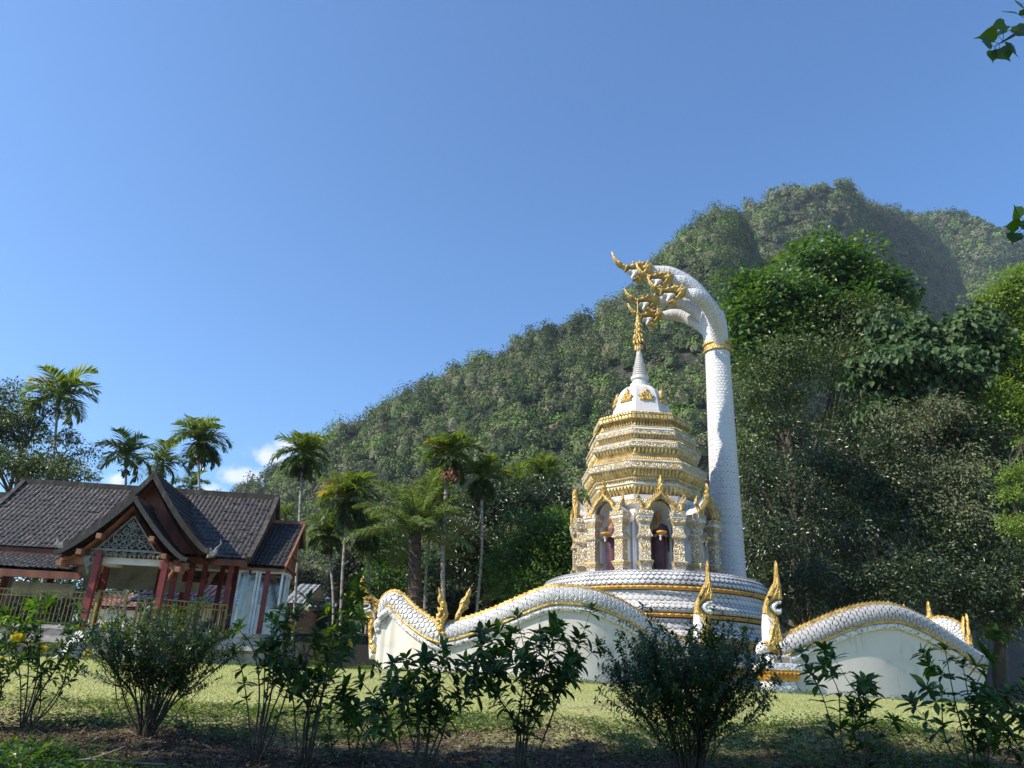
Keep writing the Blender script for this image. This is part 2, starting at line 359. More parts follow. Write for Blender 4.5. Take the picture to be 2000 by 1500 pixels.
# ================================================================ GROUND
def lawn_z(x, y):
    y = np.asarray(y, float); x = np.asarray(x, float)
    z = np.interp(y, [-60, 2, 4, 5, 6, 7, 9, 12, 20, 60, 3000], [0, 0, .32, .62, .84, .96, 1.20, 1.38, 1.62, 1.7, 1.7])
    z = z + .045*np.sin(x*1.3+y*.9)*np.exp(-((y-6.5)/2.2)**2) + .05*np.sin(x*.55+2)*np.exp(-((y-6.0)/1.2)**2) + .02*np.sin(x*.7)*np.sin(y*.6)
    z = z + .20*np.exp(-((x+3.4)/1.6)**2-((y-5.2)/.7)**2) + .10*np.clip(-x-6, 0, 6)/6*np.exp(-((y-20)/8)**2)
    z = z + np.where(y < 12, .035*vnoise(np.stack([x*3.1, y*3.7], -1), 4), 0)
    z = z + np.clip((y-9)/8, 0, 1)*np.interp(x, [-20, -12, -5, -2, 5, 12, 30], [.05, .05, .16, .14, .02, -.08, -.1])
    z = z + .22*np.exp(-((x-3.6)/1.4)**2-((y-8.2)/.8)**2)
    return z
xs = np.concatenate([np.linspace(-900, -30, 14), np.linspace(-28, 28, 430), np.linspace(30, 900, 14)])
ys = np.concatenate([np.linspace(-60, 2, 12), np.linspace(2.2, 14, 200), np.linspace(14.5, 40, 40), np.linspace(45, 900, 12)])
gx, gy = np.meshgrid(xs, ys, indexing='xy')
G = np.stack([gx, gy, lawn_z(gx, gy)], -1)
m = mat('lawn_and_soil', rough=.95, spec=.15)
tcn = N(m, 'ShaderNodeTexCoord'); sep = N(m, 'ShaderNodeSeparateXYZ'); L(m, tcn.outputs['Object'], sep.inputs[0])
n1 = N(m, 'ShaderNodeTexNoise', Scale=.9, Detail=8, Roughness=.65); L(m, tcn.outputs['Object'], n1.inputs['Vector'])
n2 = N(m, 'ShaderNodeTexNoise', Scale=22, Detail=6); L(m, tcn.outputs['Object'], n2.inputs['Vector'])
grass = ramp(m, [(.3, (.19, .17, .085)), (.5, (.34, .35, .13)), (.7, (.50, .47, .21))], n2.outputs['Fac'])
soil = ramp(m, [(.3, (.025, .018, .012)), (.5, (.070, .048, .033)), (.75, (.19, .14, .095))], n2.outputs['Fac'])
# soil on the planted strip near the camera, with an uneven edge, and bare patches on the lawn
mr = N(m, 'ShaderNodeMapRange'); mr.inputs['From Min'].default_value = 7.4; mr.inputs['From Max'].default_value = 8.4
ad = N(m, 'ShaderNodeMath', operation='MULTIPLY_ADD'); L(m, n1.outputs['Fac'], ad.inputs[0]); ad.inputs[1].default_value = 4; 
sb = N(m, 'ShaderNodeMath', operation='ADD'); L(m, sep.outputs['Y'], sb.inputs[0]); sb.inputs[1].default_value = -2.0; L(m, sb.outputs[0], ad.inputs[2]); L(m, ad.outputs[0], mr.inputs['Value'])
n3 = N(m, 'ShaderNodeTexNoise', Scale=.45, Detail=4); L(m, tcn.outputs['Object'], n3.inputs['Vector'])
bare = ramp(m, [(.60, (1, 1, 1)), (.68, (.25, .25, .25))], n3.outputs['Fac'])
mm = N(m, 'ShaderNodeMath', operation='MULTIPLY'); L(m, mr.outputs[0], mm.inputs[0]); L(m, bare.outputs[0], mm.inputs[1])
mx = N(m, 'ShaderNodeMixRGB'); L(m, mm.outputs[0], mx.inputs['Fac']); L(m, soil.outputs[0], mx.inputs['Color1']); L(m, grass.outputs[0], mx.inputs['Color2'])
L(m, mx.outputs[0], BS(m).inputs['Base Color'])
bp = N(m, 'ShaderNodeBump', Strength=.9, Distance=.06); L(m, n2.outputs['Fac'], bp.inputs['Height']); L(m, bp.outputs[0], BS(m).inputs['Normal'])
g = MB(); g.grid(G); go = g.build('ground', m, smooth=True); tag(go, kind='structure', label='sunlit lawn sloping down to a strip of bare soil')

# ================================================================ HILLS
def hill(name, ridge, foot, back, seed, amp, mat_, prof=1.0, drop=4.5):
    """ridge: list (px,py,Y); foot: list (px, Y) at lawn level; surface runs from foot over ridge and down behind"""
    n = 150
    R = smooth_path([at(*r) for r in ridge], n)
    F = []
    for (fx, fY) in foot: p = at(fx, 1300, fY); p[2] = 0; F.append(p)
    F = smooth_path(F, n)
    t = np.linspace(0, 1, 70)[:, None, None]
    S = F[None]*(1-t)+R[None]*t
    R = R-np.array([0, 0, drop]); S = F[None]*(1-t)+R[None]*t
    z = (F[None, :, 2]*(1-t[..., 0]) + R[None, :, 2]*t[..., 0]**prof)
    S[..., 2] = z
    w = np.sin(t[..., 0]*pi)**.7
    dn = vnoise(S/38., seed)*amp + vnoise(S/14., seed+1)*amp*.35
    S[..., 2] += dn*w
    S[..., 1] += vnoise(S/45.+7, seed+2)*amp*1.2*w
    Bk = R.copy(); Bk[:, 1] += back; Bk[:, 2] = -2
    tb = np.linspace(0, 1, 12)[1:, None, None]
    S2 = R[None]*(1-tb)+Bk[None]*tb
    S = np.concatenate([S, S2])
    b = MB(); b.grid(S.astype(float)); o = b.build(name, mat_, smooth=True); tag(o, kind='structure')
    return S
M['hill'] = noise_mat('forest_floor', [(.35, (.012, .014, .008)), (.6, (.03, .03, .018)), (.8, (.12, .11, .09))], scale=.12, rough=1, bump=.4, bdist=1.)
SA = hill('hill', [(380, 985, 300), (450, 958, 290), (540, 912, 280), (640, 845, 275), (760, 790, 275), (870, 732, 278), (1000, 668, 282), (1110, 622, 286), (1200, 590, 290), (1255, 540, 292), (1310, 480, 292), (1370, 428, 292), (1415, 412, 296), (1450, 440, 335), (1480, 520, 365), (1500, 620, 390), (1520, 760, 400)],
          [(330, 230), (450, 190), (600, 150), (800, 125), (1000, 115), (1200, 112), (1400, 125), (1500, 150), (1560, 190), (1600, 230)], 160, 3, 13, M['hill'], 1.05, 5.2)
SB = hill('rocky_hill', [(1330, 560, 470), (1400, 470, 455), (1450, 415, 448), (1500, 392, 440), (1550, 368, 432), (1610, 356, 428), (1655, 366, 430), (1685, 400, 475), (1740, 415, 525), (1790, 428, 575), (1840, 480, 620), (1880, 560, 655), (1900, 700, 680)],
          [(1300, 300), (1450, 280), (1600, 300), (1700, 350), (1800, 420), (1900, 500), (1960, 560)], 200, 11, 15, M['hill'], .9)
SC = hill('distant_hill', [(1640, 500, 760), (1740, 440, 800), (1800, 428, 790), (1880, 424, 775), (1930, 440, 715), (1985, 468, 715), (2060, 490, 730), (2160, 520, 740)],
          [(1600, 560), (1800, 520), (2000, 500), (2200, 520)], 200, 21, 9, M['hill'], .9)

# forest covering the hills: masses nobody could count
FT = np.array([[-.5, -.35, .05], [.15, -.5, -.06], [.55, .1, .02], [.1, .5, -.04], [-.4, .3, .06]])
FF = [[0, 1, 2], [0, 2, 4], [2, 3, 4]]
_th = np.linspace(0, 2*pi, 7)[:-1]; CORE_V = [[0, 0, 1.0]]+[[.66*cos(a), .66*sin(a), .72+.1*sin(3*a)] for a in _th]+[[.98*cos(a+.5), .98*sin(a+.5), .1+.12*sin(2*a)] for a in _th]+[[.8*cos(a), .8*sin(a), -.7] for a in _th]
CORE_F = [[0, 1+i, 1+(i+1) % 6] for i in range(6)]+[[1+i, 7+i, 1+(i+1) % 6] for i in range(6)]+[[7+i, 7+(i+1) % 6, 1+(i+1) % 6] for i in range(6)]+[[7+i, 13+i, 13+(i+1) % 6, 7+(i+1) % 6] for i in range(6)]
def forest(name, S, dens, crown, leafsz, mat_, label, seed, row0=6, nleaf=110, rows=71):
    r = np.random.default_rng(seed); S = S[:rows]
    a = S[:-1, :-1]; bq = S[1:, :-1]; c = S[:-1, 1:]
    area = np.linalg.norm(np.cross(bq-a, c-a), axis=-1); area[:row0] = 0
    p = area.ravel()/area.sum(); n = int(area.sum()*dens)
    k = r.choice(len(p), n, p=p); i, j = np.unravel_index(k, area.shape)
    u, v = r.uniform(size=(2, n, 1)); P = a[i, j]+u*(bq[i, j]-a[i, j])+v*(c[i, j]-a[i, j])
    # keep crowns facing the camera or on the skyline
    R = crown*r.uniform(.5, 1.5, n)*(1+.25*vnoise(P/20, 5)); H = R*r.uniform(.8, 1.45, n)
    kind = np.clip(.47+.30*vnoise(P/26., seed+9)+.42*r.normal(size=n), 0, 1)
    K = nleaf; N_ = n*K
    d = r.normal(size=(n, K, 3)); d[..., 2] = np.abs(d[..., 2])*1.1-.12; d = nrm(d)
    lump = 1+.28*np.sin(d[..., 0]*5+r.uniform(0, 6, (n, 1)))*np.sin(d[..., 1]*5+r.uniform(0, 6, (n, 1)))+.12*np.sin(d[..., 2]*9+r.uniform(0, 6, (n, 1)))
    rad = lump*r.uniform(.70, 1.04, (n, K))
    Q = P[:, None]+d*rad[..., None]*np.stack([R, R, H], -1)[:, None]; Q[..., 2] += (H*.75)[:, None]
    Q = Q.reshape(-1, 3)
    nz_ = nrm(d.reshape(-1, 3)+r.normal(size=(N_, 3))*.38); X = nrm(np.cross(nz_, r.normal(size=(N_, 3)))); Y = np.cross(nz_, X)
    # drop the far halves of crowns that can never be seen from the garden
    vis = ((d.reshape(-1, 3)@np.array([0, -1, .15])) > -.35)
    t = np.repeat(kind, K)+r.normal(size=N_)*.04
    b = MB(); e1 = r.uniform(0, 6.3, n); Xc = np.stack([np.cos(e1), np.sin(e1), 0*e1], 1); Yc = np.stack([-np.sin(e1), np.cos(e1), 0*e1], 1); Zc = np.tile([0, 0, 1.], (n, 1))
    b.scatter(CORE_V, CORE_F, P+Zc*(H*.72)[:, None], Xc*R[:, None], Yc*R[:, None], Zc*H[:, None], np.full(n, .56), att=kind*.8)
    b.scatter(FT, FF, Q[vis], X[vis], Y[vis], nz_[vis], (leafsz*r.uniform(.6, 1.4, N_))[vis], att=np.clip(t, 0, 1)[vis])
    o = b.build(name, mat_); tag(o, label, 'forest', kind='stuff'); return o
M['forest'] = leaf_mat('forest_foliage', [(0, (.020, .036, .013)), (.22, (.048, .080, .022)), (.42, (.085, .115, .034)), (.58, (.125, .134, .056)), (.74, (.165, .150, .096)), (.84, (.095, .135, .035)), (.93, (.115, .195, .033)), (1, (.17, .27, .045))], trans=.10, rough=.7, tintmix=.88, spec=.2)
forest('hill_forest', SA, .052, 3.4, .50, M['forest'], 'green and brown forest covering the long near hillside', 31, nleaf=290)
forest('rocky_hill_forest', SB, .024, 4.6, .9, M['forest'], 'hazy forest covering the steep peak behind', 32, row0=22, nleaf=230)
forest('distant_hill_forest', SC, .020, 5.8, 1.7, M['forest'], 'pale hazy forest on the farthest ridge at right', 33, row0=25, nleaf=150)

# ================================================================ TREES
LEAF = np.array([[0, 0, 0], [.45, -.24, .05], [1, 0, -.10], [.45, .24, .05]]); LEAFF = [[0, 1, 2], [0, 2, 3]]
BIGL = np.array([[0, 0, 0], [.12, -.34, .06], [.5, -.36, .08], [1, 0, -.22], [.5, .36, .08], [.12, .34, .06], [.5, 0, 0]]); BIGLF = [[0, 1, 2, 6], [6, 2, 3], [6, 3, 4], [0, 6, 4, 5]]
def crown(mb, lobes, n, ls, clump=.55, per=60, up=.5, droop=.2, tpl=(LEAF, LEAFF), shell=.72, face=True, seed=0, voids=-.12):
    r = np.random.default_rng(seed); lobes = np.asarray(lobes, float)
    w = (lobes[:, 3]*lobes[:, 4]+lobes[:, 3]*lobes[:, 5]); w /= w.sum(); nc = max(1, n//per)
    k = r.choice(len(lobes), nc, p=w); d = nrm(r.normal(size=(nc, 3)))
    if face: d[:, 1] = np.where((d[:, 1] > .35) & (r.uniform(size=nc) < .8), -d[:, 1], d[:, 1])
    rad = r.uniform(shell, 1.05, nc)**.8*(1+.16*np.sin(d[:, 0]*7+k)*np.sin(d[:, 2]*6+2*k))
    C = lobes[k, :3]+d*rad[:, None]*lobes[k, 3:6]
    if voids:
        vn = vnoise(C*(1.1/clump), seed+3); kp = vn > voids; C, d, k = C[kp], d[kp], k[kp]; nc = len(C)
    cs = clump*r.uniform(.5, 1.5, nc)
    off = r.normal(size=(nc, per, 3)); off = nrm(off)*r.uniform(.2, 1, (nc, per, 1))**.5
    off *= cs[:, None, None]*np.array([1.25, 1.25, .62]); off[..., 2] -= .25*(off[..., 0]**2+off[..., 1]**2)/cs[:, None]
    P = (C[:, None]+off).reshape(-1, 3); dd = (nrm(off)+d[:, None]*.5).reshape(-1, 3)
    dd[:, 2] -= droop; dd += r.normal(size=dd.shape)*.35
    n3 = r.normal(size=dd.shape)*.45+np.array([-.15, -.2, up+.3]); n3 += np.repeat(d, per, 0)*.5
    X = nrm(dd); Y = nrm(np.cross(n3, X)); Z = np.cross(X, Y)
    t = np.clip(np.repeat(r.uniform(0, 1, nc), per)*.7+r.uniform(0, .3, nc*per), 0, 1)
    mb.scatter(tpl[0], tpl[1], P, X, Y, Z, ls*r.uniform(.65, 1.3, len(P)), att=t)
    return C
def limbs(mb, base, lobes, r0, seed=0, trunkh=.4, twigs=None):
    r = np.random.default_rng(seed); base = np.array(base, float); lobes = np.asarray(lobes, float)
    c = lobes[:, :3].mean(0); top = base*(1-trunkh)+c*trunkh
    mid = (base+top)/2+r.normal(size=3)*.15*np.linalg.norm(top-base)*np.array([.5, .3, 0])
    tp = smooth_path([base, mid, top], 14); mb.tube(tp, np.linspace(r0*1.15, r0*.75, 14), 9)
    for l in lobes:
        e = l[:3]; m_ = (top+e)/2+r.normal(size=3)*.1*np.linalg.norm(e-top)+np.array([0, 0, .05])
        pp = smooth_path([tp[-3], m_, e], 10); mb.tube(pp, np.linspace(r0*.5, r0*.12, 10), 6)
        for _ in range(5):
            q = e+nrm(r.normal(size=3))*l[3:6]*.8; s0 = pp[r.integers(4, 9)]
            mb.tube(smooth_path([s0, (s0+q)/2+r.normal(size=3)*.15, q], 7), np.linspace(r0*.16, r0*.04, 7), 5)
def tree(name, label, lobes, base, n, ls, mat_, r0=.25, group=None, cat='tree', trunkh=.45, seed=1, barkm=None, sub=6, **kw):
    root = empty(name, tuple(base)); tag(root, label, cat, group)
    lb = np.array(lobes, float); lb[:, :3] -= np.array(base)
    b = MB(); limbs(b, (0, 0, -.3), lb, r0, seed, trunkh); b.build('trunk', barkm or M['bark'], root, smooth=True)
    if sub:
        rs = np.random.default_rng(seed+500); extra = []
        for l in lb:
            for _ in range(sub):
                d = nrm(rs.normal(size=3)); d[1] = -abs(d[1])*.8; d[2] = d[2]*.8+.15; k = rs.uniform(.38, .55); extra.append([*(l[:3]+d*l[3:6]*.78), *(l[3:6]*k)])
            extra.append([*l[:3], *(l[3:6]*.72)])
        lb = np.array(extra)
    c = MB(); crown(c, lb, n, ls, seed=seed, **kw); c.build('crown', mat_, root)
    return root
def lobe(px_, py_, Y, rx, rz=None, ry=None):
    """rx, rz in photo pixels at that distance"""
    p = at(px_, py_, Y); s = Y/1440*1.12
    return (*p, rx*s, (ry or rx)*s, (rz or rx)*s)

M['leaf_bright'] = leaf_mat('bright_green_leaves', [(0, (.022, .055, .012)), (.5, (.060, .125, .020)), (1, (.15, .22, .04))], .38, .38, .5)
M['leaf_olive'] = leaf_mat('olive_brown_leaves', [(0, (.026, .050, .013)), (.45, (.062, .10, .026)), (.8, (.12, .155, .040)), (1, (.17, .15, .06))], .16, .45, .5)
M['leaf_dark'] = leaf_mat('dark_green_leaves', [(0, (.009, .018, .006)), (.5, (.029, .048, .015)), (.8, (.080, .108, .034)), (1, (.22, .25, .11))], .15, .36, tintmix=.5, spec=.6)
M['leaf_pale'] = leaf_mat('large_pale_leaves', [(0, (.016, .045, .010)), (.5, (.042, .082, .022)), (.85, (.085, .125, .040)), (1, (.17, .20, .09))], .25, .5, .45, .3)
M['leaf_lime'] = leaf_mat('lime_green_leaves', [(0, (.08, .14, .02)), (.5, (.15, .23, .035)), (1, (.26, .33, .06))], .38, .45, .5)
M['leaf_grey'] = leaf_mat('grey_green_leaves', [(0, (.06, .065, .040)), (.5, (.12, .12, .075)), (1, (.19, .18, .12))], .25, .6, .5)
M['leaf_vine'] = leaf_mat('dry_vine_leaves', [(0, (.035, .050, .018)), (.5, (.085, .105, .038)), (1, (.19, .18, .10))], .12, .6, .5)
GT = 'big trees standing behind the naga shrine'
tree('big_leaf_tree', 'tall bright green tree, highest crown right of the naga pillar', [lobe(1620, 545, 42, 90, 70), lobe(1540, 600, 41, 85, 60), lobe(1700, 580, 42, 75, 70), lobe(1470, 640, 40, 60, 60), lobe(1640, 640, 40, 80, 60), lobe(1500, 690, 40, 70, 50), lobe(1600, 520, 43, 60, 45), lobe(1460, 580, 41, 40, 35)],
     (at(1560, 1300, 43)[0], 43, 1.6), 30000, .29, M['leaf_bright'], .35, GT, seed=4, voids=-.6, clump=1.0, tpl=(BIGL, BIGLF))
tree('olive_tree', 'brownish olive tree below the tall bright green crown', [lobe(1660, 650, 38, 80, 60), lobe(1560, 730, 37, 95, 70), lobe(1480, 790, 37, 60, 80), lobe(1590, 810, 37, 90, 70), lobe(1500, 880, 36, 70, 60), lobe(1690, 720, 37.5, 60, 50)],
     (at(1580, 1300, 38)[0], 38, 1.6), 36000, .19, M['leaf_olive'], .28, GT, seed=5, voids=.02, clump=.7)
tree('broad_leaf_tree', 'tree with very large pale drooping leaves near the right edge', [lobe(1760, 670, 35, 80, 55), lobe(1850, 660, 35, 75, 55), lobe(1720, 720, 34.5, 70, 45), lobe(1800, 740, 34, 85, 55), lobe(1900, 720, 34.5, 60, 60), lobe(1680, 740, 34.5, 40, 35), lobe(1740, 800, 34.2, 45, 40), lobe(1850, 820, 34.2, 50, 40)],
     (at(1830, 1300, 35.5)[0], 35.5, 1.6), 11000, .36, M['leaf_pale'], .25, GT, seed=6, voids=-.12, clump=.75, per=18, droop=1.3, tpl=(BIGL, BIGLF))
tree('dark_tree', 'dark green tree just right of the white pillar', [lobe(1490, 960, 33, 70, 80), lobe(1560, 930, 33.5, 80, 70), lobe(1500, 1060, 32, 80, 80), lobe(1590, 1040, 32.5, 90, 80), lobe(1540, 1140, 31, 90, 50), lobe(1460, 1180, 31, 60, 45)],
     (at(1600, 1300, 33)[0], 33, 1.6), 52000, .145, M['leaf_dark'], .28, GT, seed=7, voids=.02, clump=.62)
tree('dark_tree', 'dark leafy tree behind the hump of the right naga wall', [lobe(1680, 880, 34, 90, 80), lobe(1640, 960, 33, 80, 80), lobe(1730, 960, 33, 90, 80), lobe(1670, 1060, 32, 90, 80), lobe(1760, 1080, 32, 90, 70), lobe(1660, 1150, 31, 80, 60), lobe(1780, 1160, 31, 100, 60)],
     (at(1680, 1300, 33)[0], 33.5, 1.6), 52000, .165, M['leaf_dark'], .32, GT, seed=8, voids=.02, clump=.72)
tree('vine_covered_tree', 'tree hung with dry pale vines beneath the large pale leaves', [lobe(1800, 850, 33, 85, 70), lobe(1780, 930, 32.5, 75, 70), lobe(1860, 950, 32.5, 80, 80), lobe(1810, 1020, 32, 80, 50)],
     (at(1850, 1300, 33)[0], 33, 1.6), 26000, .15, M['leaf_vine'], .22, GT, seed=9, clump=.55, droop=.8)
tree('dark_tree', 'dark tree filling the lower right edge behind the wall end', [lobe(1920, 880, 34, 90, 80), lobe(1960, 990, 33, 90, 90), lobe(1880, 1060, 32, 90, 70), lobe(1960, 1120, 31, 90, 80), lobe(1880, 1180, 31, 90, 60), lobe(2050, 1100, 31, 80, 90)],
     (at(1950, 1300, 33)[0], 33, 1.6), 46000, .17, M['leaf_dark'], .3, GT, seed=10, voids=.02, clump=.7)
tree('light_green_tree', 'light green rounded tree cut by the right edge', [lobe(1960, 590, 34, 55, 50), lobe(1985, 560, 34, 60, 50), lobe(1960, 660, 34, 50, 50), lobe(1985, 740, 34, 50, 60), lobe(1985, 820, 34, 45, 50), lobe(2010, 680, 35, 75, 70), lobe(1975, 800, 33, 50, 60), lobe(2060, 760, 34, 80, 90), lobe(1990, 720, 34.5, 60, 50)],
     (at(2080, 1300, 36)[0], 36, 1.6), 32000, .20, M['leaf_lime'], .28, GT, seed=11, voids=-.5, clump=.7)
tree('feathery_tree', 'yellow green feathery boughs entering from the right edge', [lobe(1985, 930, 20, 40, 30), lobe(1988, 1030, 20, 32, 26), lobe(1975, 965, 20, 26, 18), lobe(2040, 880, 20, 50, 60), lobe(2040, 1040, 20, 50, 60), lobe(2010, 860, 20, 26, 20)],
     (at(2150, 1340, 20)[0], 20.3, 1.6), 16000, .075, M['leaf_lime'], .12, GT, seed=12, clump=.22, per=40)
# farther dark backing trees between those crowns
tree('background_tree', 'dim tree seen between the crowns behind the pillar', [lobe(1480, 900, 48, 90, 110), lobe(1600, 960, 48, 120, 120), lobe(1500, 1100, 48, 110, 100), lobe(1620, 1120, 48, 100, 90)], (at(1540, 1300, 48)[0], 48, 1.6), 26000, .42, M['leaf_dark'], .4, GT, seed=13, clump=1.2)
tree('background_tree', 'dim tree behind the vine covered tree at right', [lobe(1750, 850, 48, 120, 120), lobe(1880, 900, 48, 120, 130), lobe(1760, 1080, 48, 120, 120), lobe(1900, 1100, 48, 120, 120), lobe(2000, 900, 48, 100, 150)], (at(1820, 1300, 48)[0], 48, 1.6), 30000, .45, M['leaf_dark'], .4, GT, seed=14, clump=1.2)

G2 = 'trees behind the palms and the left naga wall'
tree('round_green_tree', 'dense rounded green tree just left of the shrine', [lobe(1060, 1060, 33, 65, 55), lobe(1010, 1100, 32.5, 50, 45), lobe(1090, 1110, 32.5, 50, 50), lobe(1040, 1150, 32, 70, 45), lobe(1100, 1050, 34, 40, 40)],
     (at(1060, 1290, 33)[0], 33, 1.6), 34000, .17, M['leaf_bright'], .2, G2, seed=15, clump=.6)
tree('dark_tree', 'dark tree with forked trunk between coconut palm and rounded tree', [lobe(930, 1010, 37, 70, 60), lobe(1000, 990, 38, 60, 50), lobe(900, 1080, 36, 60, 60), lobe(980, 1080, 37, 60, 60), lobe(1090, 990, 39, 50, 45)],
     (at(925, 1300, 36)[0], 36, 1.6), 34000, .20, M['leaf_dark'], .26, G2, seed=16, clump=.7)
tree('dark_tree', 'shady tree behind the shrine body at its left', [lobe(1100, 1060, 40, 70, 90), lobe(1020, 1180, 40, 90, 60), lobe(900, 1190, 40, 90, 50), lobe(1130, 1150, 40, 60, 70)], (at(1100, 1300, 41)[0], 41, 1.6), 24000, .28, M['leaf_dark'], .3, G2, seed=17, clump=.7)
tree('creeper_covered_tree', 'bright creeper covered tree behind the coconut palm', [lobe(770, 1080, 40, 45, 60), lobe(745, 1150, 39, 40, 50), lobe(840, 1120, 40, 45, 60)], (at(770, 1300, 40)[0], 40, 1.6), 16000, .2, M['leaf_bright'], .2, G2, seed=18, clump=.4)
tree('grey_bush', 'grey green bush behind the naga head facing left', [lobe(715, 1120, 42, 45, 60), lobe(740, 1080, 43, 30, 40), lobe(690, 1160, 42, 40, 40)], (at(715, 1290, 42)[0], 42, 1.6), 14000, .24, M['leaf_grey'], .15, G2, cat='bush', seed=19, clump=.5)
tree('grey_bush', 'small grey bush beside the gabled end of the pavilion', [lobe(640, 1150, 44, 30, 35), lobe(600, 1130, 44, 25, 28)], (at(630, 1290, 44)[0], 44, 1.6), 7000, .24, M['leaf_grey'], .12, G2, cat='bush', seed=20, clump=.5)
tree('spreading_tree', 'wide spreading feathery tree above the pavilion roof at the left edge', [lobe(10, 800, 38, 60, 50), lobe(60, 830, 38, 80, 40), lobe(130, 880, 37, 55, 30), lobe(40, 900, 37, 90, 30), lobe(150, 925, 37, 60, 22), lobe(-40, 850, 38, 80, 90), lobe(95, 800, 38, 50, 18), lobe(100, 925, 36.5, 80, 22)],
     (at(-30, 1290, 38)[0], 38, 1.6), 36000, .16, M['leaf_olive'], .3, 'trees at the left edge', seed=21, clump=.42, trunkh=.5)
tree('dark_tree', 'dark trees seen under the pavilion roof at the left edge', [lobe(30, 1150, 44, 110, 60), lobe(-60, 1120, 44, 100, 90), lobe(130, 1170, 45, 90, 40)], (at(-30, 1290, 44)[0], 44, 1.6), 14000, .3, M['leaf_dark'], .3, 'trees at the left edge', seed=22, clump=.7)

tree('background_tree', 'low dark thicket behind the tiled building seen through the pavilion', [lobe(380, 1200, 56, 130, 55), lobe(250, 1190, 56, 110, 60), lobe(500, 1195, 56, 90, 55)], (at(380, 1290, 56)[0], 56, 1.6), 16000, .38, M['leaf_dark'], .25, 'trees at the left edge', seed=51, clump=1.0, voids=-2)
tree('background_tree', 'low dark thicket seen past the railing at the left edge', [lobe(120, 1190, 55, 110, 60), lobe(0, 1190, 55, 110, 60), lobe(-100, 1180, 55, 90, 70)], (at(60, 1290, 55)[0], 55, 1.6), 16000, .38, M['leaf_dark'], .25, 'trees at the left edge', seed=52, clump=1.0, voids=-2)
# ---------------------------------------------------------------- palms
M['palm'] = leaf_mat('palm_fronds', [(0, (.03, .055, .018)), (.45, (.085, .125, .03)), (.75, (.17, .21, .045)), (1, (.32, .32, .06))], .45, .34, .6)
M['palm_yellow'] = leaf_mat('yellowing_palm_fronds', [(0, (.28, .22, .02)), (1, (.50, .36, .03))], .35, .5, .5)
M['palm_dead'] = leaf_mat('dead_palm_fronds', [(0, (.12, .06, .025)), (1, (.30, .13, .06))], .2, .7, .5)
M['coco'] = leaf_mat('coconut_fronds', [(0, (.05, .08, .028)), (.6, (.15, .20, .075)), (1, (.30, .34, .15))], .35, .35, .5)
def frond(mb, az, el, Ln, bend, nl, ll, lw, r, hang=.6, m=0, t=.5, origin=(0, 0, 0)):
    s = np.linspace(0, 1, 12); e = el-bend*s**1.4
    h = np.array([cos(az), sin(az), 0]); d = np.cos(e)[:, None]*h+np.sin(e)[:, None]*np.array([0, 0, 1.])
    P = np.array(origin)+np.concatenate([[[0, 0, 0]], np.cumsum(d[:-1]*Ln/11, 0)])
    mb.tube(P, np.linspace(.03, .006, 12)*Ln/2, 5, m=m, att=t)
    side = np.array([-sin(az), cos(az), 0.])
    for sg in (-1, 1):
        q = np.linspace(.12, 1, nl); i = q*11; i0 = np.clip(i.astype(int), 0, 10); f = (i-i0)[:, None]
        B = P[i0]*(1-f)+P[i0+1]*f; T = d[i0]
        up = np.cross(T, side)*1.0
        l = ll*(np.sin(np.clip(q*.9+.12, 0, 1)*pi)**.5)*r.uniform(.75, 1.1, nl)+.05
        D = nrm(side*sg*(1-.25*q[:, None])+T*(.35+.6*q[:, None])+np.sign(up[:, 2:3])*up*r.uniform(-.1, .4, (nl, 1)))
        c1 = B+D*l[:, None]*.5; D2 = nrm(D+np.array([0, 0, -1.])*hang*r.uniform(.6, 1.4, (nl, 1))); c2 = c1+D2*l[:, None]*.55
        W = nrm(np.cross(D, np.array([0, 0, 1.])+up*.3+r.normal(size=(nl, 3))*.3))*lw
        V = np.stack([B-W*.35, B+W*.35, c1+W, c1-W, c2], 1)
        k = np.arange(nl)[:, None]*5
        F = np.concatenate([k+np.array([[0, 1, 2, 3]])]).tolist()+(k+np.array([[3, 2, 4]])).tolist()
        mb.add(V.reshape(-1, 3), F, m, np.repeat(np.clip(t+r.uniform(-.25, .25, nl), 0, 1), 5))
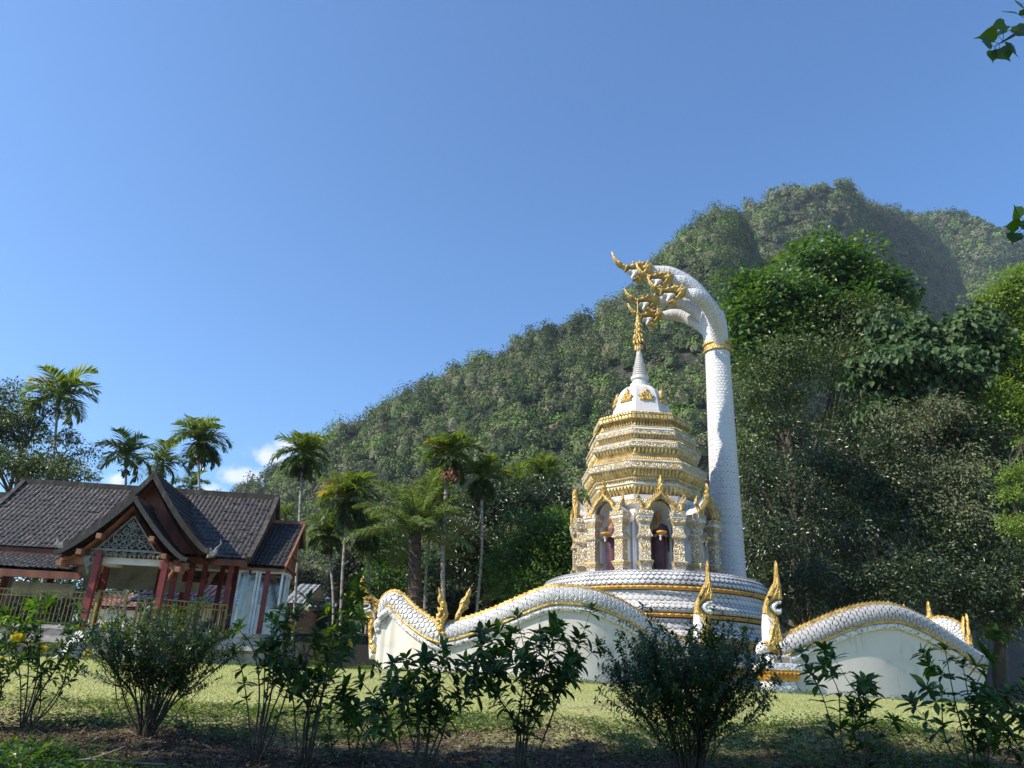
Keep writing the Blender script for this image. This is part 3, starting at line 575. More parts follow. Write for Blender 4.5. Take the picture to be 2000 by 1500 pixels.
def areca(name, label, cx, cy, bx, by, Y, spread, seed, yellow=0, dead=0, skirt=False, nf=14, group='slender areca palms', tr=.058, hide=False):
    """cx,cy crown heart; bx,by trunk foot in photo pixels at distance Y; spread in pixels"""
    r = np.random.default_rng(seed); base = at(bx, by, Y); heart = at(cx, cy, Y+.3)
    root = empty(name, tuple(base)); tag(root, label, 'palm tree', group)
    h = heart-base; b = MB(); s = spread*Y/1440*1.16; h = h-np.array([0, 0, .5+.10*s])
    mid = h*.5+np.array([r.uniform(-.15, .15), 0, 0]); pp = smooth_path([(0, 0, 0), mid, h], 60)
    rad = tr*(1+.10*(np.arange(60) % 3 == 0)); b.tube(pp, rad, 9); b.build('trunk', M['palm_bark'], root, smooth=False)
    c = MB(); c.tube(np.linspace(h, h+nrm(h)*.7, 6), [.09, .13, .12, .10, .07, .03], 8, att=.6)
    for i in range(nf):
        az = i*2.4+r.uniform(-.3, .3); el = 1.45-(1.25 if skirt else 1.75)*(i/nf)+r.uniform(-.12, .12)
        ln = s*r.uniform(1.0, 1.25)
        t_ = .75-.5*i/nf
        frond(c, az, el, ln, 1.35+.5*i/nf+r.uniform(-.2, .6), 30, ln*.42, ln*.025, r, .15+.5*i/nf, m=1 if i < 0 else 0, t=t_, origin=h+nrm(h)*.55)
    for i in range(12 if skirt else 0):
        frond(c, r.uniform(0, 6.3), -.1-r.uniform(0, .7), s*r.uniform(.7, 1.05), 1.3, 20, s*.42, s*.034, r, 1.2, t=.1, origin=h+nrm(h)*.45)
    c.build('crown', M['palm'], root)
    if yellow:
        c = MB()
        for i in range(yellow): frond(c, pi+r.uniform(-.2, 1.0), 1.0-.5*i, s*1.0, 1.5, 20, s*.42, s*.032, r, .5, t=.6, origin=h+nrm(h)*.5)
        c.build('yellow_frond', M['palm_yellow'], root)
    if dead:
        c = MB()
        for i in range(dead): frond(c, r.uniform(-2.0, -.3), -.5, s*.9, .9, 20, s*.34, s*.035, r, 1.5, t=.6, origin=h+nrm(h)*.2)
        c.build('dead_frond', M['palm_dead'], root)
    c = MB(); b = c
    for i in range(40):
        q = h+np.array([r.normal()*.13, r.normal()*.13, -.15-abs(r.normal())*.18]); b.lathe([(0.001, -.05), (.045, -.02), (.045, .02), (.001, .05)], 5, q); b.tube([h, q], .008, 4)
    c.build('fruit_cluster', M['stem'], root)
    return root
areca('areca_palm', 'tallest leaning palm rising out of the spreading tree at far left', 120, 770, 70, 1290, 36, 66, 1, yellow=1)
areca('areca_palm', 'palm with a yellowing frond left of the porch gable', 252, 890, 246, 1290, 38, 52, 2, yellow=1, nf=12)
areca('areca_palm', 'low palm directly behind the porch gable finial', 322, 903, 330, 1290, 40, 44, 3, nf=12)
areca('areca_palm', 'palm with drooping lower skirt right of the porch gable', 392, 858, 384, 1290, 38, 54, 4, skirt=True)
areca('areca_palm', 'palm crown peeping over the main ridge right of the porch', 378, 950, 378, 1290, 42, 36, 5, nf=10)
areca('areca_palm', 'lone palm rising beside the dark end of the pavilion roof', 594, 884, 572, 1250, 32, 50, 6, skirt=True)
areca('areca_palm', 'small palm crown just past the end of the main ridge', 560, 1002, 566, 1290, 48, 22, 7, nf=10)
areca('areca_palm', 'full palm with bright yellow frond at its left shoulder', 682, 968, 664, 1250, 31, 58, 8, yellow=2, skirt=True, nf=14)
areca('areca_palm', 'dark small palm tucked left under the yellow fronded palm', 645, 1040, 650, 1260, 34, 42, 9, skirt=True)
areca('areca_palm', 'dim palm tucked right behind the yellow fronded palm', 720, 1035, 712, 1260, 35, 42, 10, skirt=True)
areca('areca_palm', 'tall palm with a rusty dead frond above the low point of the wall', 877, 888, 866, 1200, 30, 54, 11, yellow=1, dead=3, skirt=True, nf=14, tr=.085)
areca('areca_palm', 'shorter palm close left of the one with the dead frond', 847, 975, 828, 1220, 32, 44, 12, skirt=True, yellow=1)
areca('areca_palm', 'slim palm between the dead fronded palm and the rounded tree', 942, 928, 931, 1200, 31, 46, 13, skirt=True)
areca('areca_palm', 'far palm with yellow green crown left of the shrine', 1010, 938, 1004, 1290, 46, 34, 14, nf=12, yellow=1)
areca('areca_palm', 'far palm with a bushy dark crown nearest the shrine', 1062, 925, 1058, 1290, 44, 42, 15, skirt=True)
# coconut palm
r = np.random.default_rng(77); base = at(806, 1260, 30); heart = at(812, 1045, 30.2)-base
root = empty('coconut_palm', tuple(base)); tag(root, 'thick trunked coconut palm with long arching fronds behind the wall', 'palm tree')
b = MB(); pp = np.linspace((0, 0, 0), heart, 50); b.tube(pp, np.linspace(.34, .22, 50)*(1+.12*(np.arange(50) % 4 == 0)), 12); b.build('trunk', M['coco_bark'], root)
c = MB()
for i in range(20):
    az = i*2.4+.4; el = 1.45-1.45*(i/20)
    frond(c, az, el, 2.9+r.uniform(-.2, .4), 1.15, 64, .80, .030, r, .7, t=.8-.5*i/20, origin=heart)
c.build('crown', M['coco'], root)
# ================================================================ SHRINE
def scales(u, v):
    """fish-scale relief: height 0..1 and groove 0..1"""
    row = np.floor(v); a = (u+.5*(row % 2)) % 1-.5; b = v-row
    arc = .80*np.sqrt(np.clip(1-(2*a)**2, 0, 1)); tip = b < arc
    h = np.where(tip, .55+.45*b/(arc+.15), .15+.4*(b-arc))
    g = np.exp(-((b-arc-.03)/.10)**2)
    return np.clip(h, 0, 1), g
def disp(G, Nn, u, v, amp):
    h, g = scales(u, v); return G+Nn*(h*amp)[..., None], g
def scaled_tube(mb, P, r, pitch, amp, nth=64, step=.03, m=0, sq=1.0, cap=False):
    P = np.asarray(P, float); seg = np.r_[0, np.cumsum(np.linalg.norm(np.diff(P, axis=0), axis=1))]
    n = int(seg[-1]/step)+2; s = np.linspace(0, seg[-1], n)
    Q = np.stack([np.interp(s, seg, P[:, k]) for k in range(3)], 1); R = np.interp(s, seg, np.broadcast_to(r, (len(P),)))
    for _ in range(4): Q[1:-1] = (Q[:-2]+2*Q[1:-1]+Q[2:])/4
    T = nrm(np.gradient(Q, axis=0)); up = np.array([0.02, 1., 0]); A = nrm(np.cross(T, up)); B = np.cross(A, T)
    th = np.linspace(0, 2*pi, nth, endpoint=False)
    Nn = np.cos(th)[None, :, None]*A[:, None]+np.sin(th)[None, :, None]*B[:, None]
    G = Q[:, None]+Nn*R[:, None, None]
    nu = max(6, round(2*pi*R.mean()/pitch)); u = (th/(2*pi)*nu)[None]+0*s[:, None]; v = (s/(pitch*.8))[:, None]+0*th[None]
    G2, g = disp(G, Nn, u, v, amp); mb.grid(G2, m, g.ravel(), wrap=True)
    if cap: mb.add(G2[-1], [list(range(nth))], m); mb.add(G2[0], [list(range(nth))[::-1]], m)
    return Q
SX, SY = 4.88, 26.0
def sz(y): return at(1257, y, SY)[2]
def sr(hw, y): return (at(1257+hw, y, SY)-at(1257, y, SY))[0]
stupa = empty('stupa', (SX, SY, 4.3)); tag(stupa, 'white and gold octagonal stupa with ringed spire and statue niches on a scaled base', 'stupa')
Z0 = 4.3
PH = radians(-110)
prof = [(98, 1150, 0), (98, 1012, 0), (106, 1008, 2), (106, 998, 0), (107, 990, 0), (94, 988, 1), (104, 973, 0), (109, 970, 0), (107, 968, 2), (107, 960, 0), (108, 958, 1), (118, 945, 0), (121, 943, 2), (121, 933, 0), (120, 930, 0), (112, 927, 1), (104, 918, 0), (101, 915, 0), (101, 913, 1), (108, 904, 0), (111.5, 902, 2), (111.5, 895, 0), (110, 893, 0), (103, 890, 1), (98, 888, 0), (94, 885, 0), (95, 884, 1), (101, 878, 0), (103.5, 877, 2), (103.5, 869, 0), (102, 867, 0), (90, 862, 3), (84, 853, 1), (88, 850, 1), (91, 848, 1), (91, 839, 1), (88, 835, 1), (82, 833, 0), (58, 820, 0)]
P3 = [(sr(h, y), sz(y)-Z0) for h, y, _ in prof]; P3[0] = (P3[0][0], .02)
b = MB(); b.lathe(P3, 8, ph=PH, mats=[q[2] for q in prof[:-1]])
def face_row(mb, hw, y, per, size, m=1, tilt=0, up=1, kind='petal', ph=PH, r_=None, z_=None):
    R = r_ or sr(hw, y); z = z_ if z_ is not None else sz(y)-Z0
    for f in range(8):
        a0 = ph+f*pi/4; p0 = np.array([R*cos(a0), R*sin(a0)]); p1 = np.array([R*cos(a0+pi/4), R*sin(a0+pi/4)])
        nn = nrm(p0+p1); tt = nrm(p1-p0); w = np.linalg.norm(p1-p0)/per
        for i in range(per):
            c = p0+(p1-p0)*((i+.5)/per)
            X = np.array([*tt, 0])*w*.5; Zv = np.array([nn[0]*tilt, nn[1]*tilt, up*1.])*size; Nv = np.array([*nn, 0])*w*.55
            C = np.array([*c, z])
            if kind == 'petal': V = [C-X, C+X, C+X*.75+Zv*.55, C+Zv*1.1, C-X*.75+Zv*.55, C+Nv+Zv*.4]; F = [[0, 1, 5], [1, 2, 5], [2, 3, 5], [3, 4, 5], [4, 0, 5]]
            else:
                V = [C-X, C+X, C+X+Zv, C-X+Zv, C-X*.5+Zv*.2+Nv, C+X*.9+Zv*.2+Nv, C+X*.5+Zv*.8+Nv, C-X*.9+Zv*.8+Nv]; F = [[4, 5, 6, 7], [0, 1, 5, 4], [1, 2, 6, 5], [2, 3, 7, 6], [3, 0, 4, 7]]
            mb.add(V, F, m)
b.build('tiered_body', [M['white'], M['gold_shaded'], M['floral'], M['floral_gold']], stupa)
b = MB()
face_row(b, 93, 847, 10, .17, kind='bead', up=1); face_row(b, 86, 858, 12, .16, tilt=.3); face_row(b, 97, 884, 13, .15, tilt=.5); face_row(b, 99, 891, 24, .07)
face_row(b, 102, 914, 11, .24, tilt=.6); face_row(b, 104, 917, 24, .10, tilt=-.3); face_row(b, 110, 926, 22, .10, tilt=-.5); face_row(b, 109, 957, 13, .27, tilt=.7); face_row(b, 106, 972, 11, .32, tilt=-.6, up=-1)
face_row(b, 105, 866, 26, .05); face_row(b, 121.5, 932, 30, .04); face_row(b, 112, 892.5, 28, .045); face_row(b, 91, 838.5, 11, .12, kind='bead'); face_row(b, 109, 959, 20, -.10); face_row(b, 97, 890, 20, .08, tilt=.8)
b.build('petal_moulding', M['gold_pale'], stupa)
# dome and ringed spire
dome = [(59, 820), (57, 812), (54.5, 801), (50, 786), (45, 775.5), (38, 768), (29, 762), (22, 760)]
b = MB(); b.lathe([(sr(h, y), sz(y)-Z0) for h, y in dome], 8, ph=PH); dm = b.build('dome', M['white'], stupa)
orn = [(-.5, 0), (.5, 0), (.48, .12), (.36, .16), (.62, .42), (.4, .40), (.40, .58), (.26, .62), (.12, .85), (0, 1.25), (-.12, .85), (-.26, .62), (-.40, .58), (-.4, .40), (-.62, .42), (-.36, .16), (-.48, .12)]
for f in range(8):
    a = PH+pi/8+f*pi/4; ap = cos(pi/8)
    r0, z0, r1, z1 = sr(53.5, 800)*ap+.02, sz(800)-Z0, sr(46, 774)*ap+.03, sz(774)-Z0
    n2 = np.array([cos(a), sin(a), 0]); t2 = np.array([-sin(a), cos(a), 0]); up = nrm(n2*(r1-r0)+np.array([0, 0, z1-z0])); c = np.cross(t2, up)
    o = n2*r0+np.array([0, 0, z0]); s = np.linalg.norm([r1-r0, z1-z0])/1.25
    b = MB(); inflate(b, np.array(orn)*s*1.15, .07, np.column_stack([t2, up, c, o]), res=.025, D=.05, bump=.03, bs=28, seed=f)
    b.build('dome_ornament', M['gold'], stupa)
sp = [(22, 761), (19, 757), (19, 752), (14.5, 750), (14.5, 744), (17.5, 743), (17.5, 738), (13.5, 736)]
y, h = 735, 14.5
while y > 694:
    k = (y-694)/41; hh = 5+9.5*k**.9; sp += [(hh*.84, y), (hh*.90, y-.5), (hh, y-1.4), (hh, y-2.6), (hh*.84, y-3.5)]; y -= 4.2
sp += [(5, 692), (3.6, 678), (3.0, 664)]
b = MB(); b.lathe([(sr(h, y)*1.0, sz(y)-Z0) for h, y in sp], 20); b.build('spire', M['white'], stupa, smooth=False)
b = MB()
fp = [(3.4, 672), (5.5, 668), (7.5, 660), (7, 655), (5.5, 652), (6.4, 648), (4.6, 643), (5.5, 640), (4, 634), (5.5, 631), (3.6, 626), (4.2, 623), (2.2, 616), (2.8, 613), (1.1, 606), (1.0, 590), (.3, 584)]
b.lathe([(sr(h, y), sz(y)-Z0) for h, y in fp], 14)
for (yy, hw, nl, ln) in ((674, 6.0, 12, .22), (664, 8.2, 12, .18), (655, 7.2, 10, .14), (645, 5.6, 9, .11), (634, 4.5, 8, .09)):
    z = sz(yy)-Z0; R = sr(hw, yy)
    for i in range(nl):
        a = i*2*pi/nl+yy; n2 = np.array([cos(a), sin(a), 0]); t2 = np.array([-sin(a), cos(a), 0])
        C = n2*R*.7+np.array([0, 0, z+.06]); T = n2*R*1.35+np.array([0, 0, z-ln])
        b.add([C-t2*.05, C+t2*.05, T+t2*.03, n2*R*1.5+np.array([0, 0, z-ln-.08]), T-t2*.03, (C+T)/2+n2*.06], [[0, 1, 5], [1, 2, 5], [2, 3, 4, 5], [4, 0, 5]])
b.build('gold_finial', M['gold'], stupa)

# niches
zt = at(1260, 999, 23.68)[2]-Z0; zb = .1
colp = [(480, 100), (528, 96), (530, 88), (556, 88), (560, 84), (600, 78), (640, 60), (650, 58), (700, 58), (705, 60), (765, 84), (775, 80), (785, 58), (1030, 58), (1040, 88), (1052, 88), (1100, 66), (1112, 60), (1185, 60), (1195, 64), (1270, 94), (1280, 96), (1375, 96)]
colm = [2, 0, 0, 0, 3, 3, 0, 2, 0, 3, 3, 0, 2, 0, 1, 3, 0, 2, 0, 3, 0, 0]
H = zt-zb
cp = [(.00262*h*1.414, zb+H*(1375-y)/895) for y, h in colp][::-1]; cmats = colm[::-1]
gab_out = [(-.66, .0), (-.60, .10), (-.70, .26), (-.80, .34), (-.74, .56), (-.62, .38), (-.52, .22), (-.44, .22), (-.30, .42), (-.14, .60), (-.06, .74), (-.09, .86), (-.03, .98), (0, 1.16), (.03, .98), (.09, .86), (.06, .74), (.14, .60), (.30, .42), (.44, .22), (.52, .22), (.62, .38), (.74, .56), (.80, .34), (.70, .26), (.60, .10), (.66, .0)]
gab_in = [(.33, 0), (.31, .12), (.26, .24), (.16, .34), (0, .42), (-.16, .34), (-.26, .24), (-.31, .12), (-.33, 0)]
arch_c = smooth_path([(-.50, .02, 0), (-.40, .14, 0), (-.33, .28, 0), (-.18, .42, 0), (-.04, .56, 0), (0, .70, 0)], 22)
ear_c = smooth_path([(-.46, .03, 0), (-.62, .05, 0), (-.66, .20, 0), (-.72, .32, 0), (-.80, .44, 0), (-.72, .62, 0)], 18)
M['recess'] = white_mat('light_lifted_niche_white', (.80, .77, .75), (.5, .47, .43))  # white raised above the walls' to stand in for light missing in niches
def niche(az):
    a = radians(az); n2 = np.array([cos(a), sin(a), 0]); t2 = np.array([-sin(a), cos(a), 0]); up = np.array([0, 0, 1.])
    root = empty('niche', (0, 0, 0)); root.parent = stupa
    def W(a_, d, z): return n2*d+t2*a_+up*z
    # white shell: half-round recess with a domed head, side cheeks, plinth
    b = MB(); th = np.linspace(0, pi, 17); zs = np.r_[np.linspace(zb+.12, zt-.05, 6)]
    rows = [[W(.36*cos(t), 2.22-.62*sin(t), z) for t in th] for z in zs]
    for e in np.linspace(.15, pi/2, 7): rows.append([W(.36*cos(t)*cos(e), 2.22-.62*sin(t)*cos(e)-.0, zt-.05+.44*sin(e)) for t in th])
    b.grid(np.array(rows))
    for s in (-1, 1):
        b.box(W(s*.55, 1.95, (zb+zt)/2), (.12, .27, (zt-zb)/2), rz=0, R=np.column_stack([t2, n2, up]))
        b.box(W(s*.80, 1.75, (zb+zt)/2+.1), (.05, .20, (zt-zb)/2-.35), R=np.column_stack([t2, n2, up]))
    b.box(W(0, 2.0, zb/2+.03), (.78, .52, .09), R=np.column_stack([t2, n2, up]))
    b.build('recess', M['recess'], root)
    # roof of the porch: saddle running back to the body
    b = MB(); pts = [(-.62, .02), (-.50, .16), (-.36, .30), (-.2, .46), (-.08, .60), (0, .80), (.08, .60), (.2, .46), (.36, .30), (.50, .16), (.62, .02)]
    rows = []
    for q in np.linspace(0, 1, 7):
        rows.append([W(x*(1-.1*q), 2.36-1.0*q, zt+z*(1-.55*q**.6*(z > .3))) for x, z in pts])
    b.grid(np.array(rows)); b.build('porch_roof', M['white'], root)
    F = np.column_stack([t2, up, n2, W(0, 2.44, zt)])
    b = MB(); inflate(b, gab_out+gab_in, .05, F, res=.03, D=.03, bump=.02, bs=22); b.build('gable_panel', M['floral_gold'], root)
    b = MB()
    for s in (-1, 1):
        for c, rr in ((arch_c, .052), (ear_c, np.linspace(.055, .018, 18))):
            Pp = np.array([W(s*p[0], 2.50, zt+p[1]) for p in c]); b.tube(Pp, rr, 8, flat=None)
        for k in range(5, 20, 2):
            p = arch_c[k]; q = W(s*(p[0]-.05), 2.49, zt+p[1]+.06)
            b.add([q-t2*.03, q+t2*.03, q+up*.12-t2*s*.05, q+n2*.04], [[0, 1, 3], [1, 2, 3], [2, 0, 3]])
    fl = [(0, .60), (.09, .66), (.12, .74), (.07, .80), (.11, .88), (.06, .94), (.08, 1.02), (.04, 1.08), (0, 1.22), (-.04, 1.08), (-.08, 1.02), (-.06, .94), (-.11, .88), (-.07, .80), (-.12, .74), (-.09, .66)]
    F2 = np.column_stack([t2, up, n2, W(0, 2.47, zt)]); inflate(b, fl, .09, F2, res=.025, D=.07, bump=.02, bs=26)
    b.build('gable_finial', M['gold'], root)
    for s in (-1, 1):
        b = MB(); b.lathe(cp, 4, W(s*.54, 2.30, 0), ph=a+pi/4, mats=cmats)
        b.build('column', [M['white'], M['gold'], M['floral'], M['floral_gold']], root)
    b = MB(); b.box(W(0, 2.12, zb+.14), (.31, .27, .09), R=np.column_stack([t2, n2, up])); b.box(W(0, 2.06, zb+.30), (.24, .20, .08), R=np.column_stack([t2, n2, up]), taper=.85); b.lathe([(.19, zb+.38), (.17, zb+.44), (.20, zb+.46), (.17, zb+.52)], 14, W(0, 2.0, 0))
    b.build('pedestal', M['gold_orange'], root)
for k in range(6): niche(-177.5+45*k)

# monks (statues) in the niches
M['robe'] = noise_mat('maroon_robe', [(.3, (.035, .012, .018)), (.6, (.085, .028, .038)), (.85, (.16, .07, .08))], scale=4, rough=.5, bump=.2)
M['skin'] = noise_mat('ochre_statue_skin', [(.3, (.26, .12, .04)), (.6, (.42, .21, .075)), (.85, (.55, .32, .12))], scale=5, rough=.5, bump=.1)
def ell(P, rx, ry, mb, n=20, m=0, R=None):
    """loft of ellipses along z: P list of (x,y,z), half widths rx, ry"""
    th = np.linspace(0, 2*pi, n, endpoint=False); G = np.array([[[p[0]+a*cos(t), p[1]+c*sin(t), p[2]] for t in th] for p, a, c in zip(P, rx, ry)])
    mb.grid(G, m, wrap=True); k = len(G); mb.add(G[0], [list(range(n))[::-1]], m); mb.add(G[-1], [list(range(n))], m)
def interp_ell(zs, rows, mb, n=24, m=0, fold=0):
    rows = np.array(rows, float); z = rows[:, 0]; th = np.linspace(0, 2*pi, n, endpoint=False)
    G = []
    for q in zs:
        rx, ry, cx, cy = [np.interp(q, z, rows[:, k]) for k in (1, 2, 3, 4)]
        f = 1+fold*np.sin(th*7+q*2)*np.sin(th*3+1)
        G.append(np.stack([cx+rx*f*np.cos(th), cy+ry*f*np.sin(th), q+0*th], -1))
    G = np.array(G); mb.grid(G, m, wrap=True); mb.add(G[0], [list(range(n))[::-1]], m); mb.add(G[-1], [list(range(n))], m)
def hand(mb, o, d, n, s=1., m=0):
    """palm with four curled fingers and a thumb; o wrist, d pointing direction, n palm normal"""
    o = np.array(o, float); d = nrm(np.array(d, float)); n = nrm(np.array(n, float)); t = np.cross(d, n)
    mb.box(o+d*.045*s, (.045*s, .038*s, .014*s), R=np.column_stack([d, t, n]), m=m)
    for k, l in zip((-1.5, -.5, .5, 1.5), (.060, .075, .08, .065)):
        a = o+d*.085*s+t*k*.019*s; mb.tube([a, a+d*l*.5*s, a+d*l*.85*s+n*l*.4*s, a+d*l*.8*s+n*l*.8*s], [.0095*s, .009*s, .008*s, .006*s], 6, m=m)
    a = o+d*.03*s+t*.036*s; mb.tube([a, a+d*.03*s+t*.025*s+n*.01*s, a+d*.055*s+t*.02*s+n*.03*s], [.011*s, .010*s, .007*s], 6, m=m)
def monk(loc, face, hgt, label, group):
    root = empty('monk_statue', loc, face, hgt/1.70); tag(root, label, 'statue', group)
    # local: faces -Y, height 1.70
    b = MB(); zs = np.linspace(0, 1, 16)
    for s in (-1, 1):
        b.tube(smooth_path([(s*.075, -.01, .0), (s*.075, 0, .10), (s*.07, .0, .35), (s*.07, 0, .8), (s*.06, 0, 1.2)], 14), np.linspace(.038, .075, 14), 10)
        b.lathe([(.036, 0), (.045, .02), (.03, .05)], 10, (s*.08, -.05, 0), sx=1, sy=2.2)
        for k in range(5): b.lathe([(.004, .0), (.010, .012), (.004, .02)], 6, (s*.08-.028+.014*k, -.145+.006*abs(k-2), .0))
    hd = [(1.36, .055, .055, 0, .01), (1.42, .052, .055, 0, .0), (1.45, .055, .065, 0, -.01), (1.48, .070, .080, 0, -.015), (1.53, .082, .096, 0, -.01), (1.58, .086, .102, 0, -.005), (1.63, .080, .095, 0, 0), (1.67, .058, .07, 0, .005), (1.695, .025, .03, 0, .005)]
    interp_ell(np.linspace(1.36, 1.695, 22), hd, b, 22)
    b.add([(-.014, -.098, 1.51), (.014, -.098, 1.51), (.006, -.098, 1.575), (-.006, -.098, 1.575), (0, -.125, 1.515)], [[0, 1, 4], [1, 2, 4], [2, 3, 4], [3, 0, 4]])
    for s in (-1, 1):
        b.tube(smooth_path([(s*.088, .01, 1.60), (s*.100, .02, 1.57), (s*.092, .012, 1.52), (s*.086, .005, 1.485)], 8), [.008, .016, .014, .013, .012, .010, .009, .006], 6)
        b.lathe([(.002, -.008), (.014, 0), (.002, .008)], 8, (s*.032, -.094, 1.578), sy=.6)
    b.lathe([(.003, -.006), (.024, 0), (.003, .006)], 10, (0, -.088, 1.483), sy=.5)
    # bare right shoulder, arms to the bowl, hands
    b.tube(smooth_path([(-.15, .0, 1.33), (-.20, .01, 1.20), (-.215, -.01, 1.08), (-.16, -.15, 1.02), (-.075, -.25, 1.04)], 16), np.linspace(.055, .030, 16), 10)
    b.tube(smooth_path([(.19, -.05, 1.06), (.15, -.17, 1.02), (.08, -.25, 1.04)], 8), np.linspace(.040, .030, 8), 10)
    interp_ell(np.linspace(1.12, 1.37, 8), [(1.12, .155, .10, 0, 0), (1.28, .175, .105, 0, 0), (1.34, .13, .08, 0, .0), (1.37, .06, .055, 0, .005)], b, 22)
    hand(b, (-.08, -.25, 1.035), (.6, -.75, .05), (0, 0, 1)); hand(b, (.08, -.25, 1.035), (-.6, -.75, .05), (0, 0, 1))
    bo = b.build('body', M['skin'], root, smooth=True); rm = bo.modifiers.new('join', 'REMESH'); rm.mode = 'VOXEL'; rm.voxel_size = .011; rm.use_smooth_shade = True
    b = MB(); interp_ell(np.linspace(.17, 1.37, 60), [(.17, .155, .105, 0, 0), (.3, .165, .115, 0, 0), (.7, .175, .125, 0, 0), (.95, .165, .12, 0, 0), (1.10, .17, .115, 0, 0), (1.18, .185, .115, .01, 0), (1.28, .16, .11, .045, 0), (1.34, .10, .085, .08, 0), (1.37, .05, .05, .07, 0)], b, 44, fold=.035)
    b.tube(smooth_path([(.16, .0, 1.33), (.21, .0, 1.2), (.225, -.01, 1.08), (.19, -.10, 1.03)], 14), np.linspace(.062, .055, 14), 12)
    b.tube(smooth_path([(.22, .0, 1.12), (.24, -.02, .9), (.23, -.02, .66)], 10), np.linspace(.05, .03, 10), 8, flat=.5)
    b.build('robe', M['robe'], root, smooth=True)
    b = MB(); b.lathe([(.03, .975), (.09, .985), (.125, 1.01), (.14, 1.035), (.135, 1.05), (.10, 1.065), (.03, 1.08), (.01, 1.082)], 20, (0, -.30, .06)); b.build('alms_bowl', M['gold_orange'], root, smooth=True)
    b = MB(); b.tube(smooth_path([(-.02, -.30, 1.03), (-.03, -.29, .96), (-.02, -.28, .88)], 6), [.05, .045, .02, .025, .03, .01], 8); b.build('cloth', M['mouth'], root, smooth=True)
    return root
zf = at(1288, 1109, 24.0)[2]; zh = at(1288, 999, 24.0)[2]
zf = Z0+zb+.52
for k, lab in ((0, 'monk statue with a bowl in the leftmost niche, seen from the side'), (1, 'maroon robed monk statue with a bowl, half hidden in the left niche'), (2, 'maroon robed monk statue standing in full view in the front niche'), (3, 'monk statue in the far right niche, only its bowl showing')):
    az = radians(-177.5+45*k); loc = (SX+2.0*cos(az), SY+2.0*sin(az), zf)
    monk(loc, az+pi/2, zh-zf, lab, 'monk statues in the niches')

# scaled coil base
BX, BY = 5.14, 26.2; BR = 3.80
def bz(y): return at(1490, y, BY)[2]
b = MB(); th = np.linspace(0, 2*pi, 1100, endpoint=False)
def band(y0, y1, r0, r1, bulge, pitch, amp, mats, dark=0):
    z0, z1 = bz(y0), bz(y1); n = max(4, int(abs(z1-z0)*(1.5 if bulge else 1)/.022)); t = np.linspace(0, 1, n)
    if bulge: R = BR-.30+.30*np.sin(t*pi*.5+0)**.6*1.0 if bulge == 2 else r0+(r1-r0)*t+bulge*np.sin(t*pi)
    else: R = r0+(r1-r0)*t
    z = z0+(z1-z0)*t
    if bulge == 2:
        e = t*pi*.55; R = BR-.62+.62*np.sin(e+ .08)**.8; z = z0+(z1-z0)*(1-np.cos(e))/(1-cos(pi*.55))
    G = np.stack([R[:, None]*np.cos(th), R[:, None]*np.sin(th), z[:, None]+0*th[None]], -1)
    dR = np.gradient(R); dz = np.gradient(z); nn = np.stack([-dz, dR], 1)*np.sign(-dz.mean()+1e-9); nn = nn/np.linalg.norm(nn, axis=1)[:, None]
    Nn = np.stack([np.abs(nn[:, :1])*np.cos(th), np.abs(nn[:, :1])*np.sin(th), np.abs(nn[:, 1:2])+0*th[None]], -1)
    s = np.r_[0, np.cumsum(np.hypot(np.diff(R), np.diff(z)))]
    if pitch:
        nu = round(2*pi*BR/pitch); G, g = disp(G, Nn, (th/(2*pi)*nu)[None]+0*s[:, None], (s/pitch/.85)[:, None]+0*th[None], amp); g = g+dark
    else:
        nu = 110; w = np.abs(np.sin(th*nu/2)); G = G+Nn*(w[None]*amp*np.sin(t*pi)[:, None])[..., None]; g = 0*G[..., 0]
    b2 = MB(); b2.grid(G, 0, g.ravel(), wrap=True); return b2
root = stupa
offs = (BX-SX, BY-SY, -Z0)
for nm, args, mt in (('naga_coil', (1150, 1178, 0, 0, 2, .17, .035, 0, .25), 'scales_dark'), ('gold_band', (1179, 1186, BR+.01, BR-.02, .04, 0, .04, 0), 'gold_orange'),
                     ('base_wall', (1187, 1207, BR-.10, BR-.08, 0, .19, .02, 0, .05), 'scales'), ('naga_coil', (1206, 1225, BR-.08, BR+.0, .10, .17, .035, 0, .0), 'scales'), ('gold_band', (1226, 1232, BR+.01, BR-.02, .04, 0, .04, 0), 'gold_orange'),
                     ('base_wall', (1234, 1256, BR-.10, BR-.08, 0, .19, .02, 0, .1), 'scales'), ('naga_coil', (1255, 1270, BR-.08, BR+.0, .10, .17, .035, 0, 0), 'scales'), ('gold_band', (1270, 1279, BR+.01, BR-.02, .04, 0, .04, 0), 'gold_orange'),
                     ('base_wall', (1279, 1300, BR-.16, BR-.12, 0, .19, .02, 0, .1), 'scales'), ('naga_coil', (1299, 1316, BR-.12, BR+.0, .16, .17, .035, 0, 0), 'scales'), ('gold_band', (1316, 1324, BR+.01, BR-.02, .04, 0, .04, 0), 'gold_orange'), ('base_wall', (1324, 1362, BR-.10, BR-.05, 0, .19, .02, 0, .1), 'scales')):
    o = band(*args).build(nm, M[mt], stupa, smooth=True); o.location = offs
# platform deck on top of the coil
b = MB(); b.lathe([(BR-.30, bz(1152)-.10), (BR-.9, bz(1150)-.05), (.1, bz(1150)-.04)], 64); o = b.build('deck', M['concrete'], stupa); o.location = offs
